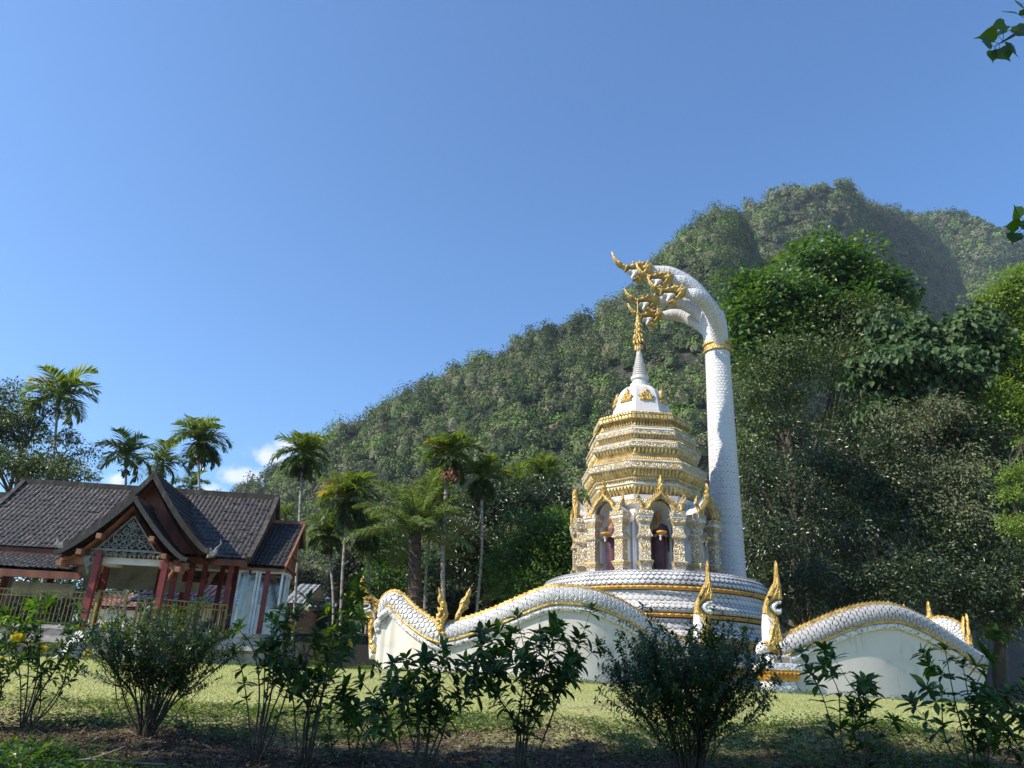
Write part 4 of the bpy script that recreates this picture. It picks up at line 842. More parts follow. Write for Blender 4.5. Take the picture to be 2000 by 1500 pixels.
# ================================================================ FIVE-HEADED NAGA PILLAR
PY = 28.0
pb, pt = at(1426, 1160, PY), at(1401, 682, PY)
naga = empty('five_headed_naga', tuple(pb)); tag(naga, 'tall white scaled naga pillar bending over the spire with five golden heads', 'naga statue')
def rel(P): return np.asarray(P, float)-pb
b = MB(); pp = np.linspace(rel(pb)-np.array([0, 0, .3]), rel(pt)+np.array([0, 0, .2]), 30); scaled_tube(b, pp, np.linspace(.60, .47, 30), .155, .030, 96, .028)
b.build('body', M['scales_clean'], naga, smooth=False)
b = MB(); b.lathe([(.50, -.20), (.58, -.19), (.58, -.10), (.54, -.08), (.54, .08), (.60, .10), (.60, .20), (.50, .21)], 40, rel(pt)); b.build('gold_collar', M['gold'], naga)
# generic hanging head, outline in units of 1/100 of zoomed pixels; neck centre at origin, forward = +a
hp = np.array([(722, 478), (745, 500), (770, 560), (812, 620), (865, 672), (935, 715), (1010, 745), (1060, 735), (1100, 700), (1105, 650), (1118, 620), (1132, 680), (1160, 680), (1210, 640), (1225, 585), (1245, 590), (1240, 635), (1300, 630), (1340, 620), (1362, 570), (1395, 590), (1400, 625), (1450, 650), (1485, 690), (1480, 760), (1440, 830), (1400, 855), (1350, 875), (1290, 915), (1250, 940), (1270, 960), (1300, 1000), (1325, 1050), (1280, 1035), (1230, 1005), (1190, 990), (1150, 1015), (1128, 1020), (1145, 985), (1190, 950), (1240, 900), (1285, 845), (1285, 815), (1240, 800), (1160, 800), (1080, 805), (1040, 815), (1015, 850), (990, 850), (985, 815), (955, 790), (885, 762), (815, 705), (765, 630), (735, 555), (718, 490)], float)
# neck centre ~ (1470, 745)
HP = np.stack([(1470-hp[:, 0])/1000, (745-hp[:, 1])/1000], 1)
mp = np.array([(1275, 815), (1240, 802), (1160, 802), (1080, 808), (1045, 820), (1030, 850), (1050, 880), (1090, 875), (1120, 900), (1110, 930), (1125, 975), (1150, 975), (1190, 945), (1240, 895), (1280, 840)], float)
MP = np.stack([(1470-mp[:, 0])/1000, (745-mp[:, 1])/1000], 1)
def hang_head(parent, loc, s, fwd, tilt=0):
    f = nrm(np.array(fwd, float)); side = np.cross(f, (0, 0, 1)); side = nrm(side); up = np.cross(side, f)
    f2 = f*cos(tilt)+up*sin(tilt); u2 = -f*sin(tilt)+up*cos(tilt)
    F = np.column_stack([f2*s, u2*s, side*s, loc])
    b = MB(); inflate(b, HP, .13, F, res=.014, D=.10, bump=.018, bs=42, seed=5)
    for sg in (-1, 1):   # brow curls, eye, cheek fins give the head its width
        for (a, c, rr, w_) in ((.36, .035, .022, .115),):
            q = F[:, :3]@np.array([a, c, sg*w_])+F[:, 3]; b.lathe([(rr*s*.1, -rr*s), (rr*s, -rr*s*.3), (rr*s*.8, rr*s*.5), (rr*s*.1, rr*s)], 8, q)
    head = b.build('head', M['gold'], parent, smooth=True)
    b = MB(); inflate(b, MP, .085, F, res=.014, D=.05, bump=.01, bs=50)
    for k in range(5):
        q = F[:, :3]@np.array([.24+.045*k, -.085, .06])+F[:, 3]; b.lathe([(.018*s, .02*s), (.004*s, -.06*s)], 5, q)
    b.build('mouth', M['mouth'], head, smooth=True)
hc = (at(1270, 527, 28.0), at(1311, 545, 27.1), at(1337, 572, 26.2), at(1284, 588, 29.0), at(1290, 617, 29.9))
necks = [
    ([(1401, 676, 28), (1396, 640, 28), (1384, 600, 28), (1355, 562, 28), (1315, 537, 28), (1270, 527, 28)], 1.65),
    ([(1402, 676, 27.9), (1398, 640, 27.7), (1386, 605, 27.4), (1365, 572, 27.2), (1340, 552, 27.1), (1311, 545, 27.1)], 1.45),
    ([(1403, 676, 27.8), (1402, 650, 27.4), (1396, 620, 26.9), (1382, 594, 26.5), (1362, 578, 26.2), (1337, 572, 26.2)], 1.45),
    ([(1400, 676, 28.2), (1394, 650, 28.5), (1376, 620, 28.8), (1350, 600, 29), (1318, 588, 29), (1284, 588, 29.0)], 1.40),
    ([(1400, 676, 28.3), (1390, 655, 28.8), (1372, 636, 29.4), (1345, 622, 29.8), (1318, 615, 29.9), (1290, 617, 29.9)], 1.40)]
for (P_, hs), c in zip(necks, hc):
    Pn = smooth_path([rel(at(*p)) for p in P_], 40)
    nk = MB(); s = hs
    rr = np.interp(np.linspace(0, 1, 40), [0, .15, .5, .85, 1], [.30, .30, .30, .25*s/1.4, .15*s/1.4])
    scaled_tube(nk, Pn, rr, .13, .022, 64, .03, cap=True); ne = nk.build('neck', M['scales_clean'], naga, smooth=False)
    # ridge of the belly plates along the inner side
    f = Pn[-1]-Pn[-3]; f[2] *= .3
    hang_head(naga, Pn[-1]-nrm(f)*.06*s, s*1.52, f, tilt=radians(3))
# filled throat where the necks leave the pillar
b = MB(); scaled_tube(b, smooth_path([rel(at(1401, 690, 28)), rel(at(1398, 660, 28)), rel(at(1392, 625, 28)), rel(at(1380, 600, 28))], 20), np.linspace(.47, .54, 20)*np.r_[np.ones(14), np.linspace(1, .35, 6)], .14, .02, 80, .03); b.build('throat', M['scales_clean'], naga, smooth=False)

# ================================================================ NAGA WALLS
FIN = np.array([[-.7, -.4, 0], [.6, -.4, 0], [.6, .4, 0], [-.7, .4, 0], [1.05, 0, .75], [.5, 0, .55]]); FINF = [[0, 1, 5], [1, 2, 5], [2, 3, 5], [0, 5, 4], [3, 4, 5], [3, 0, 4]]
def naga_wall(name, label, P_, rad, gz=1.4, back=False, wallx=None, headfn=None, finsz=.11, group=None, pitch=.155, dark='scales', trimr=.10, wall=True, parent=None):
    Pw = smooth_path([at(*p) for p in P_], 90); o0 = Pw[len(Pw)//2].copy(); o0[2] = 1.6
    root = empty(name, tuple(o0)); tag(root, label, 'naga wall', group)
    Pl = Pw-o0; rad = np.interp(np.linspace(0, 1, 90), np.linspace(0, 1, len(np.atleast_1d(rad))), np.atleast_1d(rad))
    b = MB(); scaled_tube(b, Pl, rad, pitch, .030, 72, .028, cap=True); b.build('naga_body', M[dark], root, smooth=False)
    T = nrm(np.gradient(Pl, axis=0)); sd = nrm(np.cross(T, (0, 0, 1))); sd = np.where((sd[:, 1:2] > 0), -sd, sd); nu = np.cross(sd, T); nu = np.where(nu[:, 2:] < 0, -nu, nu)
    # crest: strip plus raked fins
    b = MB(); top = Pl+nu*(rad[:, None]+.02); b.tube(top, .062, 8); b.tube(Pl+nu*(rad[:, None]*.92)+sd*rad[:, None]*.40, .028, 6)
    seg = np.r_[0, np.cumsum(np.linalg.norm(np.diff(top, axis=0), axis=1))]; q = np.arange(.08, seg[-1]-.05, .145)
    I = lambda A: np.stack([np.interp(q, seg, A[:, k]) for k in range(3)], 1)
    b.scatter(FIN, FINF, I(top)+I(nu)*.03, I(T), nrm(I(sd)), nrm(I(nu)), np.full(len(q), finsz)); b.build('crest', M['gold'], root)
    b = MB(); b.tube(Pl-nu*(rad[:, None]*.70)+sd*(rad[:, None]*.80), .042, 7); b.build('gold_line', M['gold'], root)
    b = MB(); low = Pl-nu*(rad[:, None]*1.0+.03)+sd*.12; b.tube(low, trimr, 10); b.build('trim', M['trim'], root, smooth=True)
    if wall:
        b = MB(); w = .10; zl = gz-o0[2]
        up_ = Pl-nu*(rad[:, None]*.6)
        if wallx: keep = (Pw[:, 0] > wallx[0]) & (Pw[:, 0] < wallx[1]); up_ = up_[keep]; sdk = sd[keep]*np.array([1, 1, 0]); sdk = nrm(sdk)
        else: sdk = nrm(sd*np.array([1, 1, 0]))
        f0 = up_+sdk*w; k0 = up_-sdk*w
        fb, kb = f0.copy(), k0.copy(); fb[:, 2] = zl; kb[:, 2] = zl
        rows = [f0*(1-t)+fb*t for t in np.linspace(0, 1, 12)]; rows2 = [k0*(1-t)+kb*t for t in np.linspace(0, 1, 12)]
        b.grid(np.array(rows)); b.grid(np.array(rows2)[:, ::-1])
        for e in (0, -1): b.add([f0[e], fb[e], kb[e], k0[e]], [[0, 1, 2, 3] if e == 0 else [3, 2, 1, 0]])
        b.build('wall_panel', M['wall'], root)
    return root, o0
def relief(parent, o0, name, poly, zoom, Y, T, mt, res=.02, D=None, bump=.02, bs=22, yaw=0, seed=1, smooth=True, thick_off=0):
    """poly in pixels of an enlarged crop: zoom=(scale,x0,y0); stands at depth Y with thickness T"""
    s, x0, y0 = zoom; p = np.array(poly, float); W = np.array([at(x0+a/s, y0+c/s, Y) for a, c in p])
    c0 = W.mean(0); loc = np.stack([W[:, 0]-c0[0], W[:, 2]-c0[2]], 1)
    F = np.column_stack([np.array([cos(yaw), sin(yaw), 0]), np.array([0, 0, 1.]), np.array([sin(yaw), -cos(yaw), 0]), c0-o0+np.array([0, thick_off, 0])])
    b = MB(); inflate(b, loc, T, F, res=res, D=D or T*.8, bump=bump, bs=bs, seed=seed); return b.build(name, mt, parent, smooth=smooth)
R_HEAD = [(872, 65), (888, 120), (893, 190), (905, 240), (915, 300), (925, 360), (928, 410), (938, 455), (905, 462), (850, 468), (818, 500), (805, 530), (825, 565), (850, 590), (870, 610), (892, 630), (905, 680), (915, 760), (940, 860), (978, 905), (955, 935), (925, 965), (900, 1005), (868, 985), (800, 965), (745, 972), (735, 930), (740, 860), (765, 850), (800, 700), (795, 640), (760, 600), (745, 600), (748, 550), (765, 470), (800, 390), (832, 320), (858, 285), (862, 200), (862, 120)]
R_MOUTH = [(850, 470), (905, 462), (930, 468), (925, 500), (890, 505), (872, 540), (900, 545), (930, 540), (930, 590), (905, 610), (860, 598), (822, 562), (802, 530), (815, 500)]
R_NECK = [(745, 595), (800, 600), (870, 640), (895, 760), (930, 880), (900, 960), (820, 975), (745, 985), (690, 990), (680, 930), (705, 880), (745, 855), (740, 720)]
R_BEAD1 = [(862, 640), (872, 700), (850, 760), (838, 850), (815, 905), (795, 900), (810, 840), (818, 760), (835, 690)]
R_BEAD2 = [(870, 720), (892, 715), (905, 780), (932, 850), (950, 885), (930, 890), (900, 830)]
def lines(root, o0, zoom, Y, L_, r=.017):
    s, x0, y0 = zoom; b = MB()
    for l in L_:
        P = smooth_path([at(x0+a/s, y0+c/s, Y)-o0 for a, c in l], 18); b.tube(P, r*np.sin(np.linspace(.25, pi-.25, 18))+.004, 6)
    b.build('carved_lines', M['gold'], root, smooth=True) if root.parent is None else b.pieces('carved_line', M['gold'], root, smooth=True)
def eye(root, o0, zoom, Y, p, r):
    s, x0, y0 = zoom; c = at(x0+p[0]/s, y0+p[1]/s, Y)-o0; b = MB(); b.lathe([(.003, -r), (r*.8, -r*.5), (r, 0), (r*.8, r*.5), (.003, r)], 10, c); b.build('eye', M['dark'], root, smooth=True)
def pedestal_head(root, o0, dx, Y, sc=5.0):
    z = (sc, 1340+dx, 1080+(-.0*dx))
    relief(root, o0, 'naga_neck', R_NECK, z, Y+.03, .20, M['mouth'], bump=.012)
    h = relief(root, o0, 'naga_head', [p for p in R_HEAD if p[1] < 640]+[(800, 650), (795, 640), (760, 600)][:0], z, Y, .17, M['gold'], bump=.022, res=.017) if False else relief(root, o0, 'naga_head', R_HEAD, z, Y, .19, M['gold'], bump=.026, bs=26, res=.017)
    lines(h, o0, z, Y-.19, [[(790, 570), (792, 480), (830, 390), (866, 300), (878, 190), (875, 90)], [(772, 590), (778, 500), (812, 410), (850, 320), (868, 240)], [(850, 450), (878, 390), (898, 320), (893, 240), (884, 150)], [(905, 455), (915, 400), (908, 340)], [(850, 440), (880, 400), (900, 385), (912, 430)], [(800, 640), (850, 700), (880, 800), (890, 930)], [(760, 880), (800, 910), (850, 960)], [(900, 700), (925, 800), (950, 880)]])
    eye(h, o0, z, Y-.20, (808, 432), .045)
    relief(h, np.array([0, 0, 0])+o0, 'naga_mouth', R_MOUTH, z, Y-.02, .20, M['mouth'], bump=.02, bs=30, res=.015)
    relief(h, o0, 'whisker', R_BEAD1, z, Y-.12, .11, M['gold'], bump=.03, bs=60, res=.015); relief(h, o0, 'whisker', R_BEAD2, z, Y-.12, .11, M['gold'], bump=.03, bs=60, res=.015)
    # pedestal: stone block, name slab, lotus bowl, cornice, shaft
    c = at(1340+dx+875/sc, 1080+1010/sc, Y)-o0; q = lambda yy: at(1340+dx+875/sc, 1080+yy/sc, Y)[2]-o0[2]
    yaw = .18
    b = MB(); u = np.array([c[0], c[1], 0])
    b.lathe([(.62, q(1142)), (.62, q(1085)), (.58, q(1080)), (.40, q(1078)), (.40, q(1002)), (.36, q(1000))], 4, u, ph=pi/4+yaw, sx=1.08, sy=.9)
    b.lathe([(.46, q(1410)), (.46, q(1255)), (.50, q(1250))], 4, u, ph=pi/4+yaw)
    b.build('pedestal', M['trim'], root)
    b = MB(); b.lathe([(.50, q(1250)), (.54, q(1235)), (.60, q(1180)), (.63, q(1142))], 4, u, ph=pi/4+yaw, sx=1.0, sy=.9); 
    for sd_ in (0, 1, 2, 3):
        a_ = yaw-pi/2+sd_*pi/2; n_ = np.array([cos(a_), sin(a_), 0]); t_2 = np.array([-sin(a_), cos(a_), 0])
        for i in range(7):
            x_ = -.36+.12*i
            for (yA, yB, d0, d1) in ((1165, 1205, .435, .405), (1200, 1240, .41, .375)):
                b.add([u+n_*d0+t_2*(x_-.06)+[0, 0, q(yA)], u+n_*d0+t_2*(x_+.06)+[0, 0, q(yA)], u+n_*d1+t_2*x_+[0, 0, q(yB)], u+n_*(d0+.035)+t_2*x_+[0, 0, q(yA+14)]], [[0, 1, 3], [1, 2, 3], [2, 0, 3]])
    b.build('lotus_band', M['gold_orange'], root)
    b = MB(); f = np.array([sin(yaw), -cos(yaw), 0]); t = np.array([cos(yaw), sin(yaw), 0])
    b.box(u+f*.275+t*.02+np.array([0, 0, (q(1075)+q(1010))/2]), (.255, .012, (q(1010)-q(1075))/2), R=np.column_stack([t, -f, (0, 0, 1)])); pl = b.build('plaque', M['plaster'], root)
    b = MB()
    for k in range(5):
        zz = q(1068-k*11)
        for i in range(12):
            w = r_pl.uniform(.008, .018); b.box(u+f*.289+t*(-.20+.037*i)+np.array([0, 0, zz]), (w, .003, .0075), R=np.column_stack([t, -f, (0, 0, 1)]))
    b.build('engraved_text', M['orange_wood'], pl)
r_pl = np.random.default_rng(3)
# left wall, near body with its tail at the low point, head on the pedestal in the shrub
PA = [(1362, 1285, 21.6), (1335, 1272, 21.5), (1300, 1255, 21.3), (1259, 1228, 21.0), (1219, 1200, 20.7), (1160, 1174, 20.4), (1101, 1166, 20.35), (1062, 1171, 20.4), (1008, 1193, 20.6), (960, 1213, 20.8), (909, 1230, 21.0), (870, 1240, 21.1)]
rt, o0 = naga_wall('naga_wall', 'long white naga wall, high hump in the middle, head hidden behind the dark shrub', PA, [.22, .25, .26, .26, .25], pitch=.15)
pedestal_head(rt, o0, -134, 21.5)
ZT = (8.333, 690, 1110)
relief(rt, o0, 'tail_finial', [(1385, 300), (1410, 320), (1445, 400), (1450, 440), (1500, 520), (1525, 600), (1530, 690), (1545, 740), (1535, 800), (1500, 860), (1480, 930), (1500, 980), (1570, 1050), (1580, 1110), (1530, 1140), (1440, 1120), (1390, 1060), (1350, 990), (1342, 850), (1355, 740), (1385, 730), (1362, 640), (1375, 625), (1415, 650), (1410, 590), (1375, 540), (1372, 480), (1395, 430), (1382, 350)], ZT, 20.95, .13, M['gold'], res=.016, bump=.035, bs=24, seed=4)
PB = [(751, 1232, 22.2), (749, 1212, 22.2), (752, 1192, 22.15), (760, 1176, 22.1), (772, 1174, 22.0), (787, 1188, 21.9), (812, 1211, 21.6), (849, 1236, 21.3), (885, 1246, 21.15)]
rt, o0 = naga_wall('naga_wall', 'left end of the white naga wall, body rising to a small hump, head turned left', PB, [.10, .17, .22, .24, .25, .26, .26], wallx=(-3.45, 5), pitch=.15)
L_HEAD = [(160, 85), (185, 150), (205, 200), (215, 300), (235, 360), (290, 410), (350, 450), (365, 500), (420, 530), (455, 560), (475, 500), (497, 560), (490, 640), (440, 690), (420, 720), (410, 850), (370, 960), (330, 1010), (345, 1100), (400, 1250), (470, 1300), (440, 1420), (330, 1440), (270, 1380), (250, 1200), (240, 1000), (245, 880), (225, 800), (200, 720), (250, 680), (305, 640), (300, 590), (240, 565), (130, 555), (120, 470), (112, 330), (105, 250), (130, 130)]
relief(rt, o0, 'naga_neck', [(400, 700), (485, 640), (520, 900), (480, 1100), (520, 1480), (260, 1480), (250, 1250), (330, 1000)], ZT, 22.35, .2, M['mouth'])
h = relief(rt, o0, 'naga_head', L_HEAD, ZT, 22.3, .18, M['gold'], res=.018, bump=.035, bs=22, seed=8)
relief(h, o0, 'naga_mouth', [(125, 560), (240, 562), (300, 590), (305, 640), (250, 680), (215, 700), (300, 660), (350, 720), (375, 800), (350, 900), (340, 820), (310, 730), (230, 720), (185, 740), (200, 700), (165, 650), (250, 640), (270, 610), (230, 590), (150, 600)], ZT, 22.24, .19, M['mouth'], res=.016, D=.03)
relief(rt, o0, 'tail_finial', [(1905, 295), (1920, 360), (1915, 420), (1880, 500), (1900, 560), (1860, 600), (1880, 650), (1810, 690), (1760, 740), (1760, 800), (1720, 850), (1740, 960), (1680, 1000), (1640, 900), (1660, 760), (1690, 700), (1720, 640), (1730, 560), (1770, 490), (1820, 450), (1840, 390), (1880, 340)], ZT, 22.0, .12, M['gold'], res=.018, bump=.03, seed=6)
lines(h, o0, ZT, 22.11, [[(420, 700), (440, 600), (380, 540), (290, 470), (220, 390), (180, 280), (165, 120)], [(340, 640), (330, 540), (240, 480), (180, 400), (145, 280), (145, 160)], [(480, 560), (400, 520), (330, 470)], [(130, 540), (220, 540), (300, 560)], [(380, 800), (330, 920), (290, 1000), (300, 1150), (380, 1280)]], .02)
eye(h, o0, ZT, 22.1, (270, 515), .05)
# right wall
PC = [(1522, 1270, 20.9), (1540, 1262, 20.9), (1590, 1240, 20.95), (1647, 1216, 21.05), (1696, 1203, 21.2), (1742, 1202, 21.45), (1789, 1219, 21.8), (1840, 1249, 22.3), (1889, 1281, 22.9), (1912, 1293, 23.2)]
rt, o0 = naga_wall('naga_wall', 'right white naga wall with one broad hump, golden head on a pedestal at its left end', PC, [.24, .27, .27, .27, .27, .25], pitch=.16, dark='scales_shaded')
pedestal_head(rt, o0, 0, 20.9)
PD = [(1800, 1262, 26.6), (1812, 1240, 26.6), (1830, 1228, 26.5), (1850, 1229, 26.4), (1868, 1240, 26.3), (1880, 1262, 26.2), (1888, 1300, 26.1)]
rt, o0 = naga_wall('naga_wall', 'far white naga arch with scalloped gold crest beyond the end of the right wall', PD, [.2, .3, .34, .34, .3, .25], finsz=.11, pitch=.13, dark='scales_clean')
ZR = (7.6923, 1740, 1160)
relief(rt, o0, 'horn', [(1078, 330), (1095, 350), (1100, 440), (1105, 560), (1110, 700), (1100, 820), (1075, 820), (1065, 650), (1058, 500), (1065, 380)], ZR, 26.0, .10, M['gold'], bump=.02)
relief(rt, o0, 'horn', [(1128, 290), (1145, 320), (1160, 400), (1170, 500), (1190, 600), (1215, 700), (1200, 850), (1125, 850), (1112, 700), (1115, 500), (1115, 380)], ZR, 26.0, .12, M['gold'], bump=.03)
t_ = MB(); root = empty('naga_tail', tuple(at(1812, 1235, 26.9))); tag(root, 'greenish gold upright naga tail flourish behind the right wall', 'naga tail')
o0 = np.array(root.location)
relief(root, o0, 'flourish', [(550, 105), (575, 130), (585, 200), (605, 270), (625, 330), (620, 420), (600, 480), (630, 560), (560, 620), (480, 600), (430, 470), (390, 380), (405, 365), (440, 400), (470, 360), (490, 318), (525, 360), (545, 300), (540, 220), (538, 150)], ZR, 26.9, .11, M['gold'], bump=.02)
root = empty('naga_tail', tuple(at(1764, 1200, 26.9))); tag(root, 'small gold tail tip just above the crest of the right wall hump', 'naga tail'); o0 = np.array(root.location)
relief(root, o0, 'tip', [(185, 145), (212, 180), (220, 240), (230, 330), (165, 330), (165, 230), (172, 180)], ZR, 26.9, .10, M['gold'], bump=.01)
# ================================================================ PAVILION
HO = np.array([-8.53, 27.0]); HT = radians(6.78)
hall = empty('pavilion', (HO[0], HO[1], 0), HT); tag(hall, 'open Thai pavilion with dark tiled roofs, red columns and a carved porch gable', 'pavilion')
def patch(mb, ra, rb, ea, eb, tw=.155, course=.27, amp=.034, sag=.09, m=0, step=.026):
    """tiled roof slope between ridge a-b and eave a-b (local metres)"""
    ra, rb, ea, eb = (np.array(p, float) for p in (ra, rb, ea, eb))
    W = max(np.linalg.norm(rb-ra), np.linalg.norm(eb-ea)); H = np.linalg.norm((ea-ra+eb-rb)/2)
    nu = int(W/step)+2; nc = max(2, int(H/course)); s = np.linspace(0, 1, nu)
    t = np.sort(np.r_[np.arange(nc)/nc+.002, (np.arange(nc)+.5)/nc, (np.arange(nc)+1)/nc-.004]); t[0] = 0; t[-1] = 1
    A = ra+(ea-ra)*t[:, None]; B = rb+(eb-rb)*t[:, None]
    G = A[:, None]*(1-s)[None, :, None]+B[:, None]*s[None, :, None]
    n = nrm(np.cross(rb-ra+eb-ea, ea-ra)); n = n if n[2] > 0 else -n
    G[..., 2] -= (sag*H/4*np.sin(t*pi))[:, None]
    ww = np.abs(np.sin(s*W/tw*pi))**.7*amp; st = (t*nc) % 1; st[-1] = 1; lift = .030*st
    jit = np.random.default_rng(5).normal(size=(nc+1, nu//6+2))*.006
    jj = jit[np.clip((t*nc).astype(int), 0, nc)][:, np.arange(nu)//6]
    G = G+n*(ww[None]+lift[:, None]+jj)[..., None]
    gr = np.clip(2.1-ww/amp*2.6, 0, 1)[None]*.95+.75*(st < .01)[:, None]; mb.grid(G, m, np.clip(gr, 0, 1).ravel())
    mb.add([ra-n*.05, rb-n*.05, eb-n*.05, ea-n*.05], [[0, 1, 2, 3]], m)
    return n
def ribbon(mb, pts, w, h, side=(0, 1, 0)):
    """one continuous board following pts; w along the up direction of its face, h across"""
    P = np.array(pts, float); T = nrm(np.gradient(P, axis=0)); S = np.tile(np.array(side, float), (len(P), 1)); U = np.cross(T, S); U *= np.sign(U[:, 2:3]+1e-9)
    a = h if side[1] else w; c = w if side[1] else h
    G = np.stack([P-S*c/2-U*a/2, P+S*c/2-U*a/2, P+S*c/2+U*a/2, P-S*c/2+U*a/2], 1); mb.grid(G, wrap=True); mb.add(G[0], [[3, 2, 1, 0]]); mb.add(G[-1], [[0, 1, 2, 3]])
UL, ZR_, ZE, VE = -8.75, 7.59, 4.92, -3.12
mb_ = MB(); patch(mb_, (UL, 0, ZR_), (0, 0, ZR_), (UL, VE, ZE), (0, VE, ZE)); patch(mb_, (0, 0, ZR_), (UL, 0, ZR_), (0, 3.12, ZE), (UL, 3.12, ZE), step=.08)
rf = mb_.build('main_roof', M['tile'], hall)
b = MB(); b.bar((UL-.1, 0, ZR_+.04), (.06, 0, ZR_+.04), .22, .20)
for u in (UL-.02, .04): 
    P_ = [(u, v, ZR_+(ZE-ZR_)*abs(v)/3.12-.16*1.02*sin(abs(v)/3.12*pi)+.04) for v in np.linspace(0, VE-.05, 12)]
    ribbon(b, P_, .20, .14, side=(1, 0, 0))
    P_ = [(u, -p[1], p[2]) for p in P_]
    ribbon(b, P_, .20, .14, side=(1, 0, 0))
b.build('ridge_and_verge_boards', M['grey_wood'], rf)
b = MB(); b.bar((UL, VE+.06, ZE-.10), (0, VE+.06, ZE-.10), .07, .20); b.bar((UL, 3.0, ZE-.10), (0, 3.0, ZE-.10), .07, .20)
b.add([(-.02, -2.9, ZE-.05), (-.02, 2.9, ZE-.05), (-.02, 0, ZR_-.1)], [[0, 1, 2]]); b.add([(UL+.05, -2.9, ZE-.05), (UL+.05, 2.9, ZE-.05), (UL+.05, 0, ZR_-.1)], [[2, 1, 0]])
b.build('eave_fascia', M['teak'], rf)
# lower skirt roof left of the porch, and the wing beyond
b = MB(); patch(b, (-13, -3.0, 4.74), (-4.75, -3.0, 4.74), (-13, -4.9, 4.10), (-4.45, -4.9, 4.10), sag=.05); sk = b.build('skirt_roof', M['tile'], hall)
b = MB(); b.bar((-13, -4.86, 3.97), (-4.1, -4.86, 3.97), .08, .20); b.bar((-13, -3.0, 4.80), (-4.9, -3.0, 4.80), .1, .2); b.pieces('fascia', M['teak'], sk)
b = MB(); patch(b, (-14, 0, 7.05), (-8.85, 0, 7.05), (-14, -2.9, 4.8), (-8.85, -2.9, 4.8)); wr_ = b.build('wing_roof', M['tile'], hall)
b = MB(); b.bar((-14, 0, 7.10), (-8.8, 0, 7.10), .2, .18); b.build('ridge_board', M['grey_wood'], wr_)
# low dark roof at the right end
b = MB(); patch(b, (-.35, 0, 6.70), (1.10, 0, 6.70), (-.35, -2.75, 4.80), (1.10, -2.75, 4.80)); patch(b, (1.10, 0, 6.70), (-.35, 0, 6.70), (1.10, .9, 6.0), (-.35, .9, 6.0)); lr = b.build('end_roof', M['tile_black'], hall)
b = MB(); b.add([(1.04, 0, 6.62), (1.04, -2.6, 4.85), (1.04, -2.35, 4.55), (1.04, 0, 4.55), (.98, 0, 6.62), (.98, -2.6, 4.85), (.98, -2.35, 4.55), (.98, 0, 4.55)], [[0, 1, 2, 3], [7, 6, 5, 4], [3, 2, 6, 7]])
b.build('gable_panel', M['teak'], lr)
b = MB(); b.bar((-.3, 0, 6.76), (1.2, 0, 6.76), .14, .12)
for a, c in (((1.14, 0, 6.70), (1.14, -1.4, 5.70)), ((1.14, -1.4, 5.70), (1.14, -2.8, 4.80)), ((1.14, 0, 6.70), (1.14, .95, 5.95)), ((1.08, -1.9, 5.4), (1.08, 0, 5.4)), ((1.08, -2.3, 4.92), (1.08, 0, 4.92)), ((1.08, 0, 4.55), (1.08, 0, 6.7)), ((1.08, -2.4, 4.58), (1.08, 0, 4.58)), ((-.3, -2.7, 4.70), (1.15, -2.7, 4.70))): b.bar(a, c, .05, .08)
b.pieces('verge_board', M['orange_wood'], lr)
b = MB(); b.bar((.08, -1.0, 6.0), (.05, -2.75, 4.55), .05, .05); b.build('downpipe', M['dark'], lr)
# porch: upper and lower gables
UC = -2.93
def gable_roof(name, vf, vb, za, ze, hw, mt, mt2, board=.20):
    b = MB(); seg = 7
    for s in (-1, 1):
        pts = [(UC+s*hw*q, za-(za-ze)*(1-max(0, 1-q)**1.28)) for q in np.linspace(0, 1, seg)]
        for (u0, z0), (u1, z1) in zip(pts[:-1], pts[1:]):
            patch(b, (u0, vf, z0), (u0, vb, z0), (u1, vf, z1), (u1, vb, z1), sag=0, course=.27 if s > 0 else .27)
    o = b.build(name, mt, hall)
    b = MB()
    for s in (-1, 1):
        pts = [(UC+s*(hw+.05)*q, vf-.03, za+.05-(za-ze)*(1-max(0, 1-q)**1.28)) for q in np.linspace(0, 1.03, 12)]
        ribbon(b, pts, .09, board)
    b.pieces('bargeboard', mt2, o); b2 = MB(); b2.bar((UC, vf-.05, za+.05), (UC, vb, za+.05), .16, .14); b2.build('ridge_cap', M['grey_wood'], o)
    # soffit under the verge
    b = MB()
    for s in (-1, 1):
        pts = [(UC+s*(hw-.1)*q, za-.16-(za-ze)*(1-max(0, 1-q)**1.28)) for q in np.linspace(0, 1, 8)]
        b.grid(np.array([[(u, v, z) for v in (vf+.02, vf+1.3)] for u, z in pts]))
    b.build('soffit', M['orange_wood'] if vf < -5 else M['teak'], o)
    return o
up_ = gable_roof('porch_roof', -4.35, .3, 7.10, 4.86, 1.98, M['tile_black'], M['grey_wood'], .15)
lo_ = gable_roof('porch_roof', -5.45, -3.9, 6.12, 4.46, 1.68, M['tile_black'], M['tile_black'], .12)
b = MB(); b.add([(UC, -3.9, 7.0), (UC-2.0, -3.9, 4.9), (UC+2.0, -3.9, 4.9)], [[0, 1, 2]]); b.build('gable_wall', M['teak'], up_)
# purlin ends, braces
b = MB()
for q in (.45, .72, 1.0):
    z = 6.18-(6.18-4.46)*(1-max(0, 1-q)**1.28)
    for s in (-1, 1): b.box((UC+s*1.58*q, -5.28, z-.22), (.07, .26, .07))
b.bar((UC-1.7, -5.2, 4.36), (UC-.9, -5.2, 4.36), .12, .2); b.bar((UC+1.0, -5.2, 4.36), (UC+1.75, -5.2, 4.36), .12, .2); b.pieces('purlin', M['orange_wood'], lo_)
